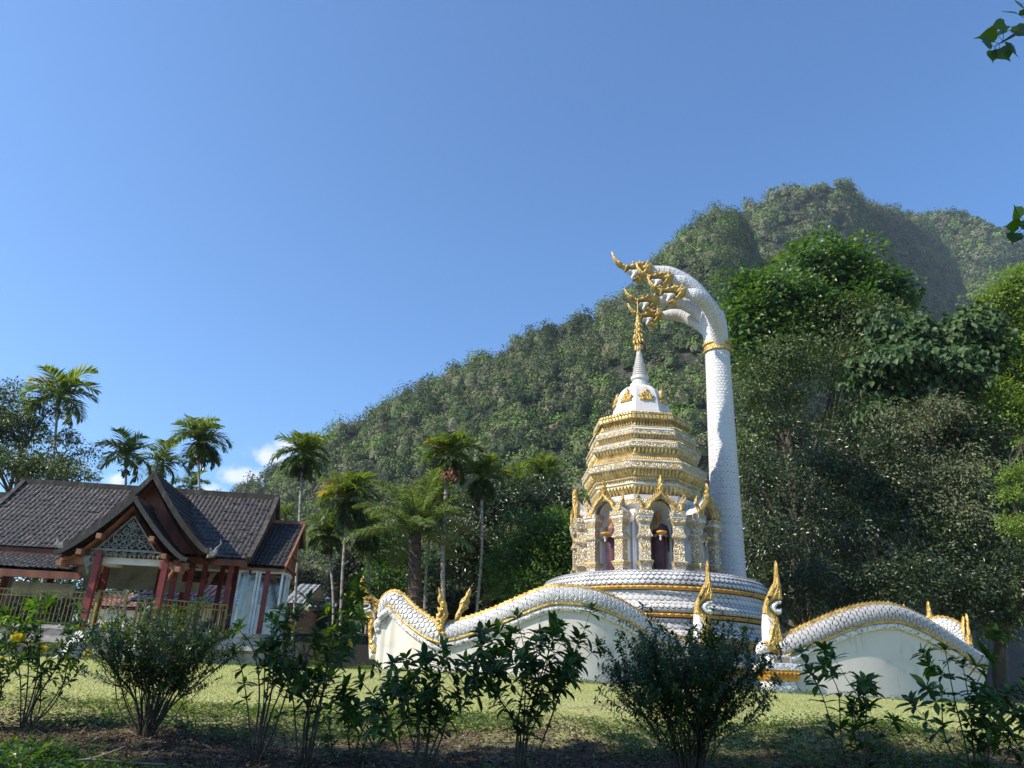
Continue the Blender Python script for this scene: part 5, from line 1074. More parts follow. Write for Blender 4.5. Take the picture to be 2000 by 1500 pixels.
# carved tympanum: backing, raised scrolls, fringe
b = MB(); zt0, zt1, hwt = 4.72, 5.70, .80
b.add([(UC-hwt, -5.16, zt0), (UC+hwt, -5.16, zt0), (UC, -5.16, zt1), (UC-hwt, -5.10, zt0), (UC+hwt, -5.10, zt0), (UC, -5.10, zt1)], [[0, 1, 2], [5, 4, 3], [0, 3, 4, 1], [1, 4, 5, 2], [2, 5, 3, 0]])
ty = b.build('tympanum', M['dark'], hall)
M['carving'] = noise_mat('pale_weathered_carving', [(.3, (.09, .09, .09)), (.5, (.20, .20, .19)), (.75, (.30, .28, .23))], scale=9, rough=.8, bump=.3)
b = MB()
def spiral(cx, cz, r0, turns, sgn, ph):
    t = np.linspace(0, 1, 22); a = ph+sgn*t*turns*2*pi; rr = r0*(1-.8*t); return np.stack([cx+rr*np.cos(a), np.full(22, -5.19), cz+rr*np.sin(a)], 1)
for row, (z, k, r0) in enumerate(((4.88, 3, .11), (5.08, 2, .11), (5.28, 1, .10), (5.45, 1, .055), (4.90, 0, 0))):
    for s in (-1, 1):
        for i in range(k):
            cx = UC+s*(.13+.22*i) if k > 1 or row > 1 else UC+s*.13
            if row >= 2: cx = UC+s*(.12 if row == 2 else .055)
            b.tube(spiral(cx, z, r0, 1.4, s, s*.5), np.linspace(.022, .012, 22), 6)
            for q in range(4):
                a = q*1.6+row; e = np.array([cx+r0*1.15*cos(a), -5.19, z+r0*1.15*sin(a)])
                if abs(e[0]-UC) < hwt*(zt1-e[2])/(zt1-zt0)-.04: b.tube(np.array([[cx+r0*.8*cos(a-.3), -5.19, z+r0*.8*sin(a-.3)], e, e+[.04*cos(a+1), 0, .04*sin(a+1)]]), [.018, .016, .004], 5)
for s in (-1, 1): b.bar((UC+s*hwt, -5.18, zt0), (UC, -5.18, zt1), .04, .05, up=(0, 1, 0))
b.bar((UC-hwt-.05, -5.19, zt0), (UC+hwt+.05, -5.19, zt0), .05, .05); b.tube([(UC, -5.19, 4.74), (UC, -5.19, 5.6)], .02, 6)
b.build('carved_scrolls', M['carving'], ty)
b = MB()
for i in range(15):
    u = UC-.90+i*.128; b.tube(spiral(u, 4.63, .055, 1.1, 1 if i % 2 else -1, 1), np.linspace(.018, .01, 22), 5)
    b.add([(u-.06, -5.19, 4.60), (u+.06, -5.19, 4.60), (u, -5.19, 4.50), (u, -5.23, 4.58)], [[0, 1, 3], [1, 2, 3], [2, 0, 3]])
b.bar((UC-.95, -5.2, 4.70), (UC+.95, -5.2, 4.70), .04, .03); b.build('carved_fringe', M['carving'], ty)
for p0, s_ in (((UC, -4.35, 7.13), .5), ):
    b = MB(); inflate(b, [(0, 0), (.14, .05), (.12, .25), (.05, .42), (.10, .6), (.04, .72), (0, 1.0), (-.04, .70), (-.02, .55), (-.08, .40), (-.10, .2), (-.16, .06)], .06, np.column_stack([(s_, 0, 0), (0, 0, s_), (0, s_, 0), p0]), res=.03); b.build('roof_finial', M['grey_wood'], up_)
for s in (-1, 1):
    b = MB(); inflate(b, [(0, -.1), (.25, -.05), (.42, .1), (.40, .3), (.52, .55), (.40, .72), (.44, .5), (.28, .35), (.22, .2), (.10, .35), (.02, .2)], .06, np.column_stack([(s*.75, 0, 0), (0, 0, .75), (0, .75, 0), (UC+s*2.0, -4.38, 4.80)]), res=.03); b.build('eave_finial', M['carving'], up_)
# red columns
for u, v, z1 in ((-3.62, -5.2, 4.65), (-4.02, -3.4, 4.95), (-1.78, -5.2, 4.55), (-2.02, -3.4, 4.8), (-1.68, -2.9, 4.9), (-1.34, -2.7, 4.9), (-3.15, -1.2, 5), (-2.9, .8, 5), (-1.21, -1.0, 5.1), (-.50, -2.9, 4.95), (-.70, -1.2, 5), (.60, -2.6, 4.75), (-5.9, -2.6, 4.4), (-5.0, -1.0, 4.5), (-7.2, -2.6, 4.4), (-8.6, -2.6, 4.4)):
    b = MB(); h = .082 if v < -5 else .07; b.box((u, v, (2.5+z1)/2), (h, h, (z1-2.5)/2)); b.box((u, v, 2.62), (h+.03, h+.03, .06)); b.build('column', M['red'], hall)
for u, v in ((-3.78, -5.25), (-1.62, -5.25), (-1.18, -2.9), (-4.2, -3.4)):
    b = MB(); inflate(b, [(0, 0), (.28, .62), (.02, .62), (.06, .5), (-.02, .4), (.05, .3), (-.03, .2), (0, .1)], .05, np.column_stack([(-1 if u < -3 else 1, 0, 0), (0, 0, 1), (0, 1, 0), (u, v, 3.9)]), res=.03); b.build('bracket', M['orange_wood'] if u > -3 else M['carving'], hall)
# plaster beams, plinth, stair wall
b = MB(); b.box((-4.4, -.3, 4.72), (1.7, .06, .30)); b.box((-4.0, -.2, 4.28), (1.9, .05, .17)); b.box((-1.9, -.3, 5.0), (1.6, .06, .09)); b.box((UC, -4.95, 4.44), (1.05, .07, .09)); b.box((-3.45, -4.6, 4.5), (.20, .3, .17)); b.box((-5.9, -2.9, 3.75), (.9, .04, .18)); b.pieces('beam', M['plaster_white'], hall)
b = MB(); b.box((-4.6, -.6, 5.06), (4.0, 1.9, .03)); b.build('ceiling', M['plaster_white'], hall)
b = MB(); b.box((-6.2, -1.05, 2.0), (7.4, 3.40, .58)); b.box((-6.2, -1.05, 2.61), (7.45, 3.46, .05)); b.box((-6.2, -1.2, 2.25), (7.5, 3.52, .06)); b.build('plinth', M['concrete'], hall)
b = MB()
for i in range(6): b.box((-2.75, -4.75-.28*i, 1.5+(.92-.17*i)/1), (.62, .16, .08+.0*i)); 
for i in range(6): b.box((-2.75, -4.75-.28*i, 1.75-.05*i), (.62, .14, .62-.12*i) if i < 5 else (.62, .14, .08))
b.pieces('step', M['concrete'], hall)
for u in (-3.48, -2.02):
    b = MB(); pr = [(0, 0), (2.1, 0), (2.1, .16), (1.9, .22), (1.6, .36), (1.3, .62), (1.05, .84), (.75, .98), (.4, 1.03), (0, 1.04)]
    F = [(u-.10, -4.5-p[0], 1.55+p[1]) for p in pr]+[(u+.10, -4.5-p[0], 1.55+p[1]) for p in pr]; k = len(pr)
    b.add(F, [list(range(k)), [k+i for i in range(k)][::-1]]+[[i, i+k, (i+1) % k+k, (i+1) % k] for i in range(k)])
    o = b.build('stair_wall', M['plaster_white'], hall)
    b = MB(); 
    for p, q in zip(pr[2:-1], pr[3:]): b.bar((u, -4.5-p[0], 1.57+p[1]), (u, -4.5-q[0], 1.57+q[1]), .26, .05)
    b.build('coping', M['plaster_white'], o)
# railings of yellow iron
def rail(label, u0, v0, u1, v1, z0, z1, spikes=False):
    c, s = cos(HT), sin(HT); Wd = lambda u, v, z: np.array([HO[0]+u*c-v*s, HO[1]+u*s+v*c, z])
    A, B = Wd(u0, v0, z0), Wd(u1, v1, z0); root = empty('railing', tuple(A)); tag(root, label, 'railing', 'yellow iron railings of the pavilion'); A0 = A.copy()
    n = int(np.linalg.norm(B-A)/.115); b = MB(); h = z1-z0
    for i in range(n+1):
        p = (B-A)*i/n; e = .16 if spikes else 0; b.box(p+np.array([0, 0, h/2+e/2]), (.011, .011, h/2+e/2))
    b.build('bars', M['iron_gold'], root); b = MB()
    for z in (.05, h-.02, h-.18): b.bar((0, 0, z), B-A+np.array([0, 0, z]), .03, .035)
    b.pieces('rail', M['iron_gold'], root); b = MB()
    for p in (np.zeros(3), B-A): b.box(p+np.array([0, 0, h/2]), (.03, .03, h/2))
    b.pieces('post', M['iron_gold'], root)
rail('long yellow railing left of the porch steps', -9.5, -4.35, -3.75, -4.35, 2.66, 3.60)
rail('short yellow gate panel beside the front left porch column', -3.5, -4.9, -2.75, -4.9, 2.66, 3.62)
rail('spiked railing along the back of the porch', -4.0, .9, -1.3, .9, 2.66, 3.9, True)
rail('yellow railing behind the small leaved bush', -2.6, -4.3, -.4, -3.0, 2.66, 3.55)
# glazed case with a gilt figure
c, s = cos(HT), sin(HT); Wd = lambda u, v, z: np.array([HO[0]+u*c-v*s, HO[1]+u*s+v*c, z])
case = empty('display_case', tuple(Wd(.35, -1.95, 2.66)), HT); tag(case, 'white framed glass case standing at the right end of the pavilion', 'display case')
M['frame_white'] = noise_mat('white_aluminium', [(.3, (.5, .5, .5)), (.7, (.72, .72, .72))], scale=3, rough=.4, bump=.02)
b = MB()
for u, v in ((-.62, -.66), (-.58, -.1), (-.08, -.66), (.02, -.66), (.72, -.66), (.62, .5), (-.62, .5), (.80, -.3), (.82, .1)): b.box((u, v, 1.02), (.035, .035, 1.02))
for z in (.04, 1.98): b.bar((-.62, -.66, z), (.72, -.66, z), .05, .07); b.bar((.72, -.66, z), (.82, .5, z), .05, .07); b.bar((-.62, .5, z), (.72, .5, z), .05, .07)
b.box((.05, -.1, -.0), (.76, .66, .02)); b.build('frame', M['frame_white'], case)
gm = bpy.data.materials.new('clear_glass'); gm.use_nodes = True; nt = gm.node_tree; nt.nodes.clear(); o_ = nt.nodes.new('ShaderNodeOutputMaterial'); tr = nt.nodes.new('ShaderNodeBsdfTransparent'); gl = nt.nodes.new('ShaderNodeBsdfGlossy'); gl.inputs['Roughness'].default_value = .05; mx_ = nt.nodes.new('ShaderNodeMixShader'); mx_.inputs[0].default_value = .14; tr.inputs[0].default_value = (.85, .88, .88, 1)
nt.links.new(tr.outputs[0], mx_.inputs[1]); nt.links.new(gl.outputs[0], mx_.inputs[2]); nt.links.new(mx_.outputs[0], o_.inputs[0])
b = MB(); b.add([(-.6, -.64, .06), (.7, -.64, .06), (.7, -.64, 1.95), (-.6, -.64, 1.95)], [[0, 1, 2, 3]]); b.add([(.74, -.64, .06), (.80, .5, .06), (.80, .5, 1.95), (.74, -.64, 1.95)], [[0, 1, 2, 3]]); b.build('glass', gm, case)
bud = empty('gilt_statue', tuple(Wd(.05, -2.15, 2.70)), HT-.5); tag(bud, 'slim gilt standing figure inside the white glass case', 'statue')
b = MB(); interp_ell(np.linspace(.0, .25, 8), [(0, .24, .24, 0, 0), (.1, .22, .22, 0, 0), (.12, .18, .18, 0, 0), (.25, .16, .16, 0, 0)], b)
interp_ell(np.linspace(.25, 1.52, 40), [(.25, .20, .10, -.05, 0), (.35, .15, .10, -.02, 0), (.7, .125, .10, .02, 0), (.95, .15, .11, .03, 0), (1.1, .13, .10, .02, 0), (1.32, .19, .105, 0, 0), (1.42, .14, .08, 0, 0), (1.47, .05, .05, 0, 0), (1.52, .05, .05, 0, 0)], b, 30, fold=.02)
interp_ell(np.linspace(1.50, 1.90, 22), [(1.50, .05, .06, 0, 0), (1.58, .075, .085, 0, 0), (1.66, .08, .09, 0, 0), (1.72, .06, .07, 0, 0), (1.75, .035, .035, 0, 0), (1.80, .03, .03, 0, 0), (1.90, .006, .006, 0, 0)], b, 20)
for s in (-1, 1):
    b.tube(smooth_path([(s*.18, 0, 1.36), (s*.24, .0, 1.15), (s*.22, -.03, .95), (s*.2, -.08, .78)], 12), np.linspace(.05, .028, 12), 9); hand(b, (s*.2, -.08, .78), (0, -.2, -1), (-s, 0, 0))
    b.tube([(s*.085, 0, 1.66), (s*.095, .01, 1.60), (s*.085, .01, 1.52)], [.012, .012, .008], 6)
b.build('figure', M['gold'], bud, smooth=True)

# ---------------------------------------------------------------- buildings farther back
def far_building(name, label, x0, x1, y_r, y_e, y_b, Y, roofm, wallm, dep=4, band=None):
    A, B = at(x0, y_e, Y), at(x1, y_e, Y); R_ = at((x0+x1)/2, y_r, Y+dep)[2]; E_ = at((x0+x1)/2, y_e, Y)[2]; Bz = 1.2
    root = empty(name, tuple((A+B)/2*np.array([1, 1, 0])+np.array([0, 0, 1.6]))); tag(root, label, 'building'); o = np.array(root.location)
    w = (B[0]-A[0])/2; b = MB(); patch(b, (-w, dep, R_-o[2]), (w, dep, R_-o[2]), (-w, 0, E_-o[2]), (w, 0, E_-o[2]), tw=.3, course=.42, amp=.04, sag=0, step=.07); patch(b, (w, dep, R_-o[2]), (-w, dep, R_-o[2]), (w, 2*dep, E_-o[2]), (-w, 2*dep, E_-o[2]), tw=.3, step=.3)
    b.build('roof', roofm, root)
    if band:
        b = MB(); patch(b, (-w, -.03, E_-o[2]-.02), (w, -.03, E_-o[2]-.02), (-w, -band, E_-o[2]-.35*band), (w, -band, E_-o[2]-.35*band), tw=.3, course=.4, amp=.04, sag=0, step=.07); b.build('lower_roof', M['tile_grey'], root)
    b = MB(); b.box((0, dep, (E_-o[2])/2-.3), (w-.3, dep-.3, (E_-o[2])/2+.2)); b.build('wall', wallm, root)
    b = MB()
    for i in range(max(1, int(w))): b.box((-w+min(1, w)+i*2, .26, (E_-o[2])/2-.1), (.4, .03, .35))
    b.pieces('window', M['dark'], root); return root
far_building('long_building', 'building with faded red and grey tiled roof seen through the pavilion', 270, 500, 1108, 1166, 1250, 40, M['tile_red'], M['plaster_white'], band=1.2)
far_building('red_roofed_house', 'low roof glimpsed through the porch columns at left', 130, 268, 1160, 1185, 1250, 42, M['tile_red'], M['plaster'], dep=3)
far_building('weathered_building', 'small building with grey tiled roof between the glass case and the lone palm', 548, 592, 1140, 1180, 1260, 36, M['tile_grey'], M['tile_red'], dep=3)
far_building('shaded_building', 'dark building with bluish roof behind the lone palm trunk', 598, 655, 1145, 1188, 1280, 40, M['tile_grey'], M['dark'], dep=3)
b = MB(); 
o = at(665, 1240, 34); root = empty('dark_shed', (o[0], 34, 1.6)); tag(root, 'low black shed wall left of the leftmost naga head', 'shed')
b.box((0, 0, .6), (2.2, 1.2, 1.0)); b.build('wall', M['dark'], root); b = MB(); b.box((0, 0, 1.66), (2.35, 1.35, .05)); b.build('roof', M['tile_black'], root)
b = MB(); b.box((0, -1.3, .12), (2.2, .05, .05)); b.build('rail', M['plaster_white'], root)
# ================================================================ SHRUBS ON THE BED
M['shrub'] = leaf_mat('glossy_shrub_leaves', [(0, (.018, .040, .010)), (.5, (.035, .080, .016)), (.85, (.070, .13, .022)), (1, (.12, .17, .03))], .40, .42, 0, .4, (2.2, 2.4, .55))
M['bush'] = leaf_mat('small_bush_leaves', [(0, (.018, .036, .012)), (.5, (.035, .070, .018)), (.9, (.075, .12, .025)), (1, (.16, .18, .05))], .38, .35, 0, .5, (2.0, 2.2, .5))
M['petal'] = leaf_mat('yellow_petals', [(0, (.75, .50, .02)), (1, (.85, .62, .04))], .3, .5, 0, .3, (1.2, 1.1, .5))
SL = np.array([[0, 0, 0], [.16, -.10, .02], [.42, -.205, .03], [.72, -.155, -.01], [1, 0, -.16], [.72, .155, -.01], [.42, .205, .03], [.16, .10, .02], [.42, 0, -.02], [.72, 0, -.055]])
SLF = [[0, 1, 2, 8], [8, 2, 3, 9], [9, 3, 4], [9, 4, 5], [8, 9, 5, 6], [0, 8, 6, 7]]
def whorls(mb, P, T, nper, ll, r, el=.35):
    k = len(P); a0 = r.uniform(0, 6.3, k)
    for j in range(nper):
        a = a0+j*2*pi/nper+r.uniform(-.25, .25, k)
        ref = np.tile([.3, .2, 1.], (k, 1)); A = nrm(np.cross(T, ref)); B = np.cross(T, A)
        D = np.cos(a)[:, None]*A+np.sin(a)[:, None]*B; e = el+r.uniform(-.35, .35, k); X = nrm(D*np.cos(e)[:, None]+T*np.sin(e)[:, None]+np.array([0, 0, -.12]))
        Y = nrm(np.cross(T+np.array([0, 0, .6]), X)); Z = np.cross(X, Y)
        mb.scatter(SL, SLF, P, X, Y, Z, ll*r.uniform(.6, 1.15, k))
def shrub(name, label, bx, by, Y, height, spread, stems, seed, ll=.105, group='shrubs with whorled leaves along the soil bed', flowers=0, bare=.35, lean=0, branch=3, node=.085, nper=4, mt='shrub', thick=.009):
    r = np.random.default_rng(seed); base = at(bx, by, Y); base[2] = lawn_z(base[0], Y)-.02
    root = empty(name, tuple(base)); tag(root, label, 'shrub', group)
    st, lf, fl = MB(), MB(), MB(); tips = []
    def shoot(P, r0, bare, node_):
        st.tube(P, np.linspace(r0, r0*.3, len(P)), 6)
        seg = np.r_[0, np.cumsum(np.linalg.norm(np.diff(P, axis=0), axis=1))]; q = np.arange(bare*seg[-1]+r.uniform(0, .05), seg[-1]-.01, node_)
        q = np.r_[q, seg[-1]-.012, seg[-1]]
        X = np.stack([np.interp(q, seg, P[:, k]) for k in range(3)], 1); T = nrm(np.stack([np.interp(q, seg, np.gradient(P, axis=0)[:, k]) for k in range(3)], 1))
        whorls(lf, X, T, nper, ll, r); whorls(lf, X[-1:], T[-1:], 4, ll*.7, r, .9); tips.append(P[-1])
    for i in range(stems):
        a = i*2.4+r.uniform(-.4, .4); out = spread*np.sqrt((i+.5)/stems)*r.uniform(.75, 1.1); h = height*r.uniform(.7, 1.0)*(1-.28*(out/spread)**2)
        e = np.array([cos(a)*out+lean*h, sin(a)*out*.7, h])
        m1 = e*np.array([.34, .34, .40])+r.normal(size=3)*.05; P = smooth_path([np.array([cos(a), sin(a), 0])*.04, m1, e*np.array([.72, .72, .76])+r.normal(size=3)*.05, e], 16)
        shoot(P, thick*r.uniform(.7, 1.2), bare, node)
        for _ in range(branch):
            k = r.integers(6, 14); d = nrm(np.array([cos(a+r.uniform(-1.6, 1.6)), sin(a+r.uniform(-1.6, 1.6)), r.uniform(.3, 1.3)])); l = r.uniform(.18, .38)*height/1.2
            shoot(smooth_path([P[k], P[k]+d*l*.5, P[k]+d*l+np.array([0, 0, .1*l])], 8), thick*.5, .25, node)
    st.build('stems', M['stem'], root); lf.build('leaves', M[mt], root)
    for k in range(flowers):
        fl = MB(); c = tips[r.integers(len(tips))]+r.normal(size=3)*.06+np.array([0, -.05, -.03]); d = nrm(np.array([r.normal()*.5, -1, r.normal()*.4])); A = nrm(np.cross(d, (0, 0, 1))); B = np.cross(A, d)
        for j in range(5):
            t = j*2*pi/5; D = cos(t)*A+sin(t)*B; S = -sin(t)*A+cos(t)*B
            fl.add([c, c+D*.028-S*.02+d*.01, c+D*.05-S*.008, c+D*.05+S*.012-d*.01, c+D*.026+S*.02], [[0, 1, 2, 3, 4]])
        fl.tube([c-d*.05, c-d*.02, c], [.006, .01, .018], 6); fl.build('flower', M['petal'], root)
    return root
shrub('allamanda_shrub', 'yellow flowered shrub at the left edge in front of the railing', 55, 1398, 7.6, 1.25, .60, 9, 1, flowers=4, branch=2, ll=.105, node=.105)
shrub('allamanda_shrub', 'leafy shrub cut by the left edge', -40, 1410, 7.4, .95, .50, 8, 21, flowers=1, branch=2, node=.105)
shrub('allamanda_shrub', 'sparse shrub of thin fanned stems right of the small leaved bush', 505, 1445, 6.6, 1.25, .50, 8, 3, bare=.5, branch=1, ll=.12, node=.13)
shrub('allamanda_shrub', 'tall leafy shrub in front of the lone palm trunk, few yellow flowers', 600, 1445, 6.6, 1.45, .45, 8, 4, flowers=4, branch=3, ll=.115, lean=.06, node=.13)
shrub('allamanda_shrub', 'shrub with widely fanned stems before the low point of the naga wall', 815, 1468, 6.1, 1.02, .66, 10, 5, bare=.45, branch=3, ll=.12, node=.12)
shrub('allamanda_shrub', 'upright shrub with long bare stems before the high hump of the wall', 1015, 1470, 6.1, 1.40, .50, 10, 6, bare=.38, branch=3, lean=.10, ll=.125, node=.13)
shrub('allamanda_shrub', 'shrub of few dark stems before the broad right wall', 1680, 1500, 5.9, 1.12, .36, 6, 8, bare=.38, branch=1, lean=-.02, ll=.13, node=.13)
shrub('allamanda_shrub', 'tall shrub near the right edge before the end of the wall', 1900, 1510, 5.8, 1.32, .22, 6, 9, bare=.25, branch=2, lean=.02, ll=.12, node=.12)
shrub('allamanda_shrub', 'leafy shrub cut by the right edge', 2030, 1480, 6.2, 1.2, .34, 7, 10, bare=.2, branch=3)
shrub('allamanda_shrub', 'low leafy shrub between the two left fanned shrubs', 700, 1440, 6.9, .55, .30, 5, 11, bare=.2, branch=2, node=.11)
shrub('allamanda_shrub', 'small low plant at the foot of the upright bare stemmed shrub', 1010, 1500, 5.4, .36, .30, 9, 12, bare=.1, branch=1, ll=.12)
shrub('small_leaved_bush', 'dense round small leaved bush before the porch, narrow at its foot', 290, 1412, 7.3, 1.12, .78, 46, 13, ll=.046, group=None, bare=.42, branch=8, node=.035, nper=3, mt='bush', thick=.007)
shrub('narrow_leaved_bush', 'dense dark bush with small pointed leaves hiding a naga head', 1345, 1472, 6.2, 1.22, .66, 50, 14, ll=.048, group=None, bare=.25, branch=8, node=.032, nper=3, mt='bush', thick=.006)

# broad-leaved low plants at the bottom edge
BL = BIGL.copy()
def rosette(px_, py_, Y, n, seed, label):
    r = np.random.default_rng(seed); base = at(px_, py_, Y); base[2] = lawn_z(base[0], Y); root = empty('broad_leaved_plant', tuple(base)); tag(root, label, 'plant', 'broad leaved plants at the bottom edge')
    a = r.uniform(0, 6.3, n); e = r.uniform(.2, 1.2, n); D = np.stack([np.cos(a)*np.cos(e), np.sin(a)*np.cos(e), np.sin(e)], 1)
    X = D; Y_ = nrm(np.cross(np.tile([0, 0, 1.], (n, 1)), X)); Z = np.cross(X, Y_)
    P = D*.04+np.stack([r.normal(size=n)*.07, r.normal(size=n)*.05, 0*a], 1)
    b = MB(); b.scatter(BL*np.array([1, .8, 1]), BIGLF, P, X, Y_, Z, r.uniform(.10, .19, n)); b.build('leaves', M['shrub'], root)
    b = MB(); b.tube([(0, 0, -.03), (0, 0, .05)], .012, 6); b.build('stalk', M['stem'], root)
for k, (x, y, Y, n, lab) in enumerate(((1300, 1500, 5.6, 16, 'first broad leaved plant below the narrow leaved bush'), (1365, 1498, 5.6, 18, 'broad leaved plant right under the trunk of the narrow leaved bush'), (1440, 1500, 5.6, 16, 'broad leaved plant right of the narrow leaved bush foot'), (1500, 1500, 5.7, 12, 'last broad leaved plant, towards the few stemmed shrub'), (1235, 1502, 5.5, 12, 'broad leaved plant left of the narrow leaved bush foot'), (960, 1500, 5.5, 10, 'broad leaved plant beside the small low plant at the bottom'))): rosette(x, y, Y, n, 50+k, lab)

# ---------------------------------------------------------------- grass, weeds, litter
def ground_pts(n, y0, y1, r, pw=1.0, margin=1.12):
    y = y0+(y1-y0)*r.uniform(size=n)**pw; x = r.uniform(-1, 1, n)*y*.70*margin; return x, y
r = np.random.default_rng(99)
M['grass'] = leaf_mat('grass_blades', [(0, (.22, .25, .09)), (.4, (.38, .42, .15)), (.8, (.54, .55, .24)), (1, (.68, .60, .38))], .40, .5, 0, .35, (1.3, 1.35, .6))
x, y = ground_pts(190000, 6.9, 21.5, r, 1.4)
keep = (y+1.6*vnoise(np.stack([x*1.1, y*1.1], -1), 12) > 8.45) & (vnoise(np.stack([x*.8, y*.8], -1), 15) > -.72); x, y = x[keep], y[keep]; n = len(x)
P = np.stack([x, y, lawn_z(x, y)-.004], -1); a = r.uniform(0, 6.3, n); X = nrm(np.stack([np.cos(a)*.6, np.sin(a)*.6, r.uniform(.5, 1.3, n)], 1)); Y_ = nrm(np.stack([-np.sin(a), np.cos(a), 0*a], 1)); Z = np.cross(X, Y_)
b = MB(); b.scatter([[0, -.09, 0], [0, .09, 0], [.6, .05, 0], [1, 0, -.12]], [[0, 1, 2], [0, 2, 3]], P, X, Y_, Z, r.uniform(.018, .05, n)*(1+.35*vnoise(np.stack([x, y], -1), 3)))
o = b.build('grass', M['grass']); tag(o, 'short sunlit lawn grass', 'grass', kind='stuff')
M['weed'] = leaf_mat('weed_leaves', [(0, (.03, .07, .012)), (.5, (.06, .12, .02)), (1, (.12, .18, .03))], .4, .4, 0, .5, (1.7, 1.8, .5))
b = MB()
def weeds(x0, x1, ya, yb, n, h, seed, sz_=.035):
    r = np.random.default_rng(seed); cx = r.uniform(x0, x1, n//14); cy = r.uniform(ya, yb, n//14)
    x = np.repeat(cx, 14)+r.normal(size=14*len(cx))*.09; y = np.repeat(cy, 14)+r.normal(size=14*len(cx))*.07; k = len(x)
    P = np.stack([x, y, lawn_z(x, y)+np.abs(r.normal(size=k))*h], -1); a = r.uniform(0, 6.3, k); X = nrm(np.stack([np.cos(a), np.sin(a), r.uniform(-.1, .9, k)], 1)); Y_ = nrm(np.stack([-np.sin(a), np.cos(a), r.normal(size=k)*.3], 1))
    b.scatter(LEAF, LEAFF, P, X, Y_, np.cross(X, Y_), sz_*r.uniform(.5, 1.6, k))
weeds(-4.6, -3.0, 4.8, 6.2, 9000, .07, 1, .05); weeds(-3.0, -1.0, 4.8, 5.7, 6500, .045, 2, .04); weeds(-4.5, -.6, 7.6, 9.2, 5200, .04, 3, .04); weeds(1.0, 4.5, 7.0, 9.2, 8500, .06, 4, .035); weeds(-1, 5.5, 4.7, 5.4, 5000, .03, 5, .035)
weeds(-6, 7, 8.3, 9.6, 5200, .02, 6, .035); weeds(-1.2, .4, 8.2, 9.2, 1800, .05, 7, .04); weeds(3.5, 6.0, 6.0, 8.5, 2600, .05, 8, .035)
weeds(-3.6, 2.5, 19.6, 20.6, 2600, .05, 21, .06); weeds(2.5, 8, 19.9, 20.9, 1800, .05, 22, .06); weeds(8, 14, 20.2, 22.6, 2400, .05, 23, .06); weeds(-14, -4, 20.5, 22.5, 2600, .04, 24, .06)
o = b.build('ground_weeds', M['weed']); tag(o, 'patches of low green weeds on the soil bed', 'weeds', kind='stuff')
M['litter'] = leaf_mat('dry_leaves', [(0, (.030, .018, .012)), (.5, (.09, .06, .038)), (.85, (.20, .145, .095)), (1, (.42, .36, .28))], .1, .8, 0, .2, (1, .9, .7))
x, y = ground_pts(34000, 4.6, 9.6, r, 1.0); k = len(x); P = np.stack([x, y, lawn_z(x, y)+r.uniform(.002, .03, k)], -1); a = r.uniform(0, 6.3, k)
X = nrm(np.stack([np.cos(a), np.sin(a), r.normal(size=k)*.3], 1)); Y_ = nrm(np.stack([-np.sin(a), np.cos(a), r.normal(size=k)*.4], 1))
b = MB(); b.scatter(LEAF*np.array([1, 1, 2.5]), LEAFF, P, X, Y_, np.cross(X, Y_), r.uniform(.012, .045, k))
b.scatter([[0, -.025, 0], [0, .025, 0], [1, .01, .1], [1, -.01, .1]], [[0, 1, 2, 3]], P[:9000]+r.normal(size=(9000, 3))*[.1, .1, .004], X[:9000], Y_[:9000], np.cross(X, Y_)[:9000], r.uniform(.05, .18, 9000))
o = b.build('leaf_litter', M['litter']); tag(o, 'dry leaves and straw scattered on the soil bed', 'litter', kind='stuff')
x, y = ground_pts(5200, 4.6, 9.0, r); k = len(x); P = np.stack([x, y, lawn_z(x, y)], -1)
M['dirt_clod'] = noise_mat('soil_clods', [(.3, (.05, .03, .02)), (.7, (.18, .12, .08))], scale=20, rough=1)
TT = np.array([[1, 0, 0], [0, 1, 0], [-1, 0, 0], [0, -1, 0], [0, 0, .8], [0, 0, -.8]]); TF = [[0, 1, 4], [1, 2, 4], [2, 3, 4], [3, 0, 4], [1, 0, 5], [2, 1, 5], [3, 2, 5], [0, 3, 5]]
X, Y_, Z = frames(r.normal(size=(k, 3))); b = MB(); b.scatter(TT, TF, P, X, Y_, Z, r.uniform(.006, .03, k)); o = b.build('soil_clods', M['dirt_clod']); tag(o, 'crumbs of earth on the soil bed', 'soil', kind='stuff')
# fallen branch near the bottom left, thin stakes
o = at(200, 1470, 5.6); root = empty('fallen_branch', (o[0], 5.6, float(lawn_z(o[0], 5.6))+.04)); tag(root, 'pale forked dead branch lying on the weeds at bottom left', 'branch')
b = MB(); b.tube(smooth_path([(-.35, -.1, .0), (-.1, 0, .04), (.15, .02, .03), (.4, .1, .02)], 14), np.linspace(.009, .004, 14), 6); b.tube(smooth_path([(-.1, 0, .04), (.05, -.1, .08), (.2, -.12, .14)], 8), np.linspace(.006, .002, 8), 5); b.build('twig', M['palm_bark'], root)
o = at(1190, 1490, 5.5)

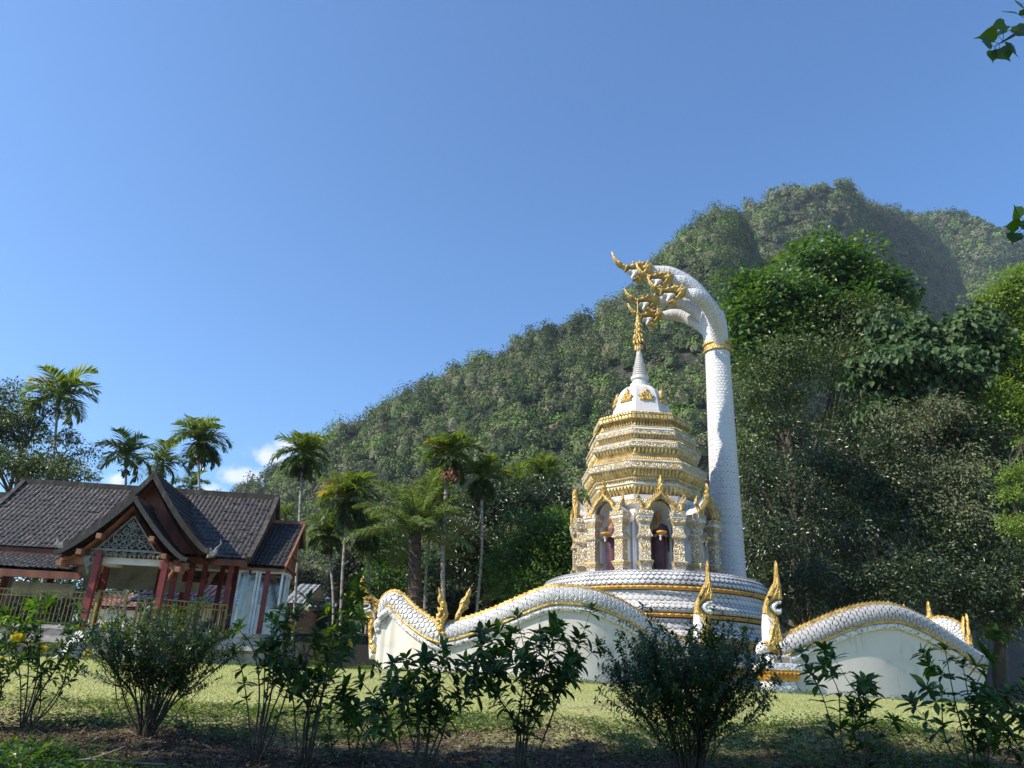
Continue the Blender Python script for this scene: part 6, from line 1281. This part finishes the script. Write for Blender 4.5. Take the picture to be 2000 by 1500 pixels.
# ---------------------------------------------------------------- trees overhead and behind the photographer: dappled shade
root = empty('bodhi_tree', (7.5, -1.0, 0)); tag(root, 'heart shaped leaves of an overhanging branch at the right edge', 'tree')
HL = np.array([[0, 0, 0], [-.10, -.22, .03], [.10, -.42, .04], [.38, -.38, .02], [.62, -.20, -.02], [.80, -.06, -.06], [1.12, 0, -.16], [.80, .06, -.06], [.62, .20, -.02], [.38, .38, .02], [.10, .42, .04], [-.10, .22, .03], [.38, 0, -.03]])
HLF = [[0, 1, 2, 12], [12, 2, 3], [12, 3, 4], [12, 4, 5, 6], [12, 6, 7, 8], [12, 8, 9], [12, 9, 10], [0, 12, 10, 11]]
M['bodhi'] = leaf_mat('heart_shaped_leaves', [(0, (.02, .05, .01)), (.5, (.045, .09, .015)), (1, (.09, .15, .02))], .5, .3, 0, .5, (2.4, 2.4, .4))
ro = np.array([7.5, -1.0, 0.]); tb = MB(); lb = MB(); rr_ = np.random.default_rng(5)
tb.tube(smooth_path([(0, 0, -.2), (.1, .1, 2), (-.3, .3, 4.2), (-.6, .5, 6)], 16), np.linspace(.35, .2, 16), 10)
def bough(pts, r0, leaves):
    P = smooth_path(np.array(pts)-ro, 24); tb.tube(P, np.linspace(r0, .004, 24), 6)
    for (x, y, Y, sz_, dx, dz) in leaves:
        c = at(x, y, Y)-ro; j = np.argmin(np.linalg.norm(P-c, axis=1)); tb.tube([P[j], (P[j]+c)/2+np.array([0, 0, .01]), c], .0022, 4)
        X = nrm(np.array([dx, rr_.normal()*.3, dz])); Y2 = nrm(np.cross(X, np.array([rr_.normal()*.8, -1., rr_.normal()*.6]))); lb.scatter(HL, HLF, c[None], X[None], Y2[None], np.cross(X, Y2)[None], np.array([sz_]))
B0 = np.array([6.9, -.5, 6.0])
e1 = [at(2120, -60, 4.1), at(2030, 30, 4.1), at(1985, 65, 4.1), at(1952, 85, 4.1)]
bough([B0, (6.0, 2.2, 6.6)]+e1, .05, [(1975, 22, 4.1, 0.133, -.8, -.5), (1962, 45, 4.0, 0.117, -.9, -.3), (1955, 60, 4.15, 0.117, -.5, -.8), (1945, 66, 4.1, 0.135, -1, .1), (1935, 82, 4.05, 0.129, -.9, -.4), (1942, 92, 4.1, 0.113, -.5, -.9), (1952, 95, 4.1, 0.179, .1, -1), (1940, 100, 4.15, 0.113, -.2, -1), (1972, 84, 4.05, 0.135, .2, -1), (1985, 50, 4.1, 0.113, .1, -.9), (1988, 62, 4.0, 0.125, .5, -.8), (1998, 18, 4.1, 0.094, .3, -.8), (1960, 55, 4.2, 0.094, -.2, -.9), (1995, 8, 4.2, 0.113, -.8, -.3)])
e2 = [at(2150, 380, 4.1), at(2060, 425, 4.1), at(2010, 445, 4.1)]
bough([B0, (6.4, 2.5, 5.2)]+e2, .04, [(1994, 424, 4.1, 0.133, -.8, .3), (1990, 440, 4.1, 0.113, -1, -.1), (1985, 455, 4.1, 0.122, -.5, -.9), (1996, 458, 4.05, 0.122, -.2, -1), (2005, 430, 4.1, 0.133, .2, -1), (2012, 460, 4.1, 0.133, .2, -1)])
tb.build('trunk', M['bark'], root, smooth=True); 
crown(lb, [(-2.5, -3.0, 8.5, 4, 2.6, 1.4), (1.5, -1.0, 8.5, 3, 3, 1.6)], 3000, .16, clump=.8, seed=3, tpl=(HL, HLF), face=False)
lb.build('leaves', M['bodhi'], root)
SHADE = [(-9.4, 2.2, 9.0, 2.0, 1.8, 1.0), (-7.0, 2.4, 9.0, 2.6, 1.9, 1.0), (-4.2, 2.5, 9.2, 2.4, 1.8, 1.0), (-1.6, 2.3, 9.6, 2.4, 1.7, 1.0), (-9, -.6, 8.6, 3.5, 1.6, 1.3), (-4, -.6, 8.6, 3.5, 1.6, 1.2)]
tree('shade_tree', 'large dark tree casting dappled shade over the soil bed', SHADE, (-8, -3.5, 0), 17000, .30, M['leaf_dark'], .4, None, seed=41, clump=.75, face=False, tpl=(BIGL, BIGLF), shell=.1, voids=-.45, sub=0)

# ---------------------------------------------------------------- haze
HAZE = 0.00019
if HAZE:
    b = MB(); b.box((0, 450, 205), (1300, 1000, 210)); o = b.build('haze', mat('haze')); tag(o, kind='stuff')
    m = o.data.materials[0]; nt = m.node_tree; nt.nodes.remove(BS(m)); v = nt.nodes.new('ShaderNodeVolumePrincipled'); v.inputs['Color'].default_value = (.82, .90, 1, 1); v.inputs['Density'].default_value = HAZE; v.inputs['Anisotropy'].default_value = .3
    nt.links.new(v.outputs[0], nt.nodes['Material Output'].inputs['Volume'])
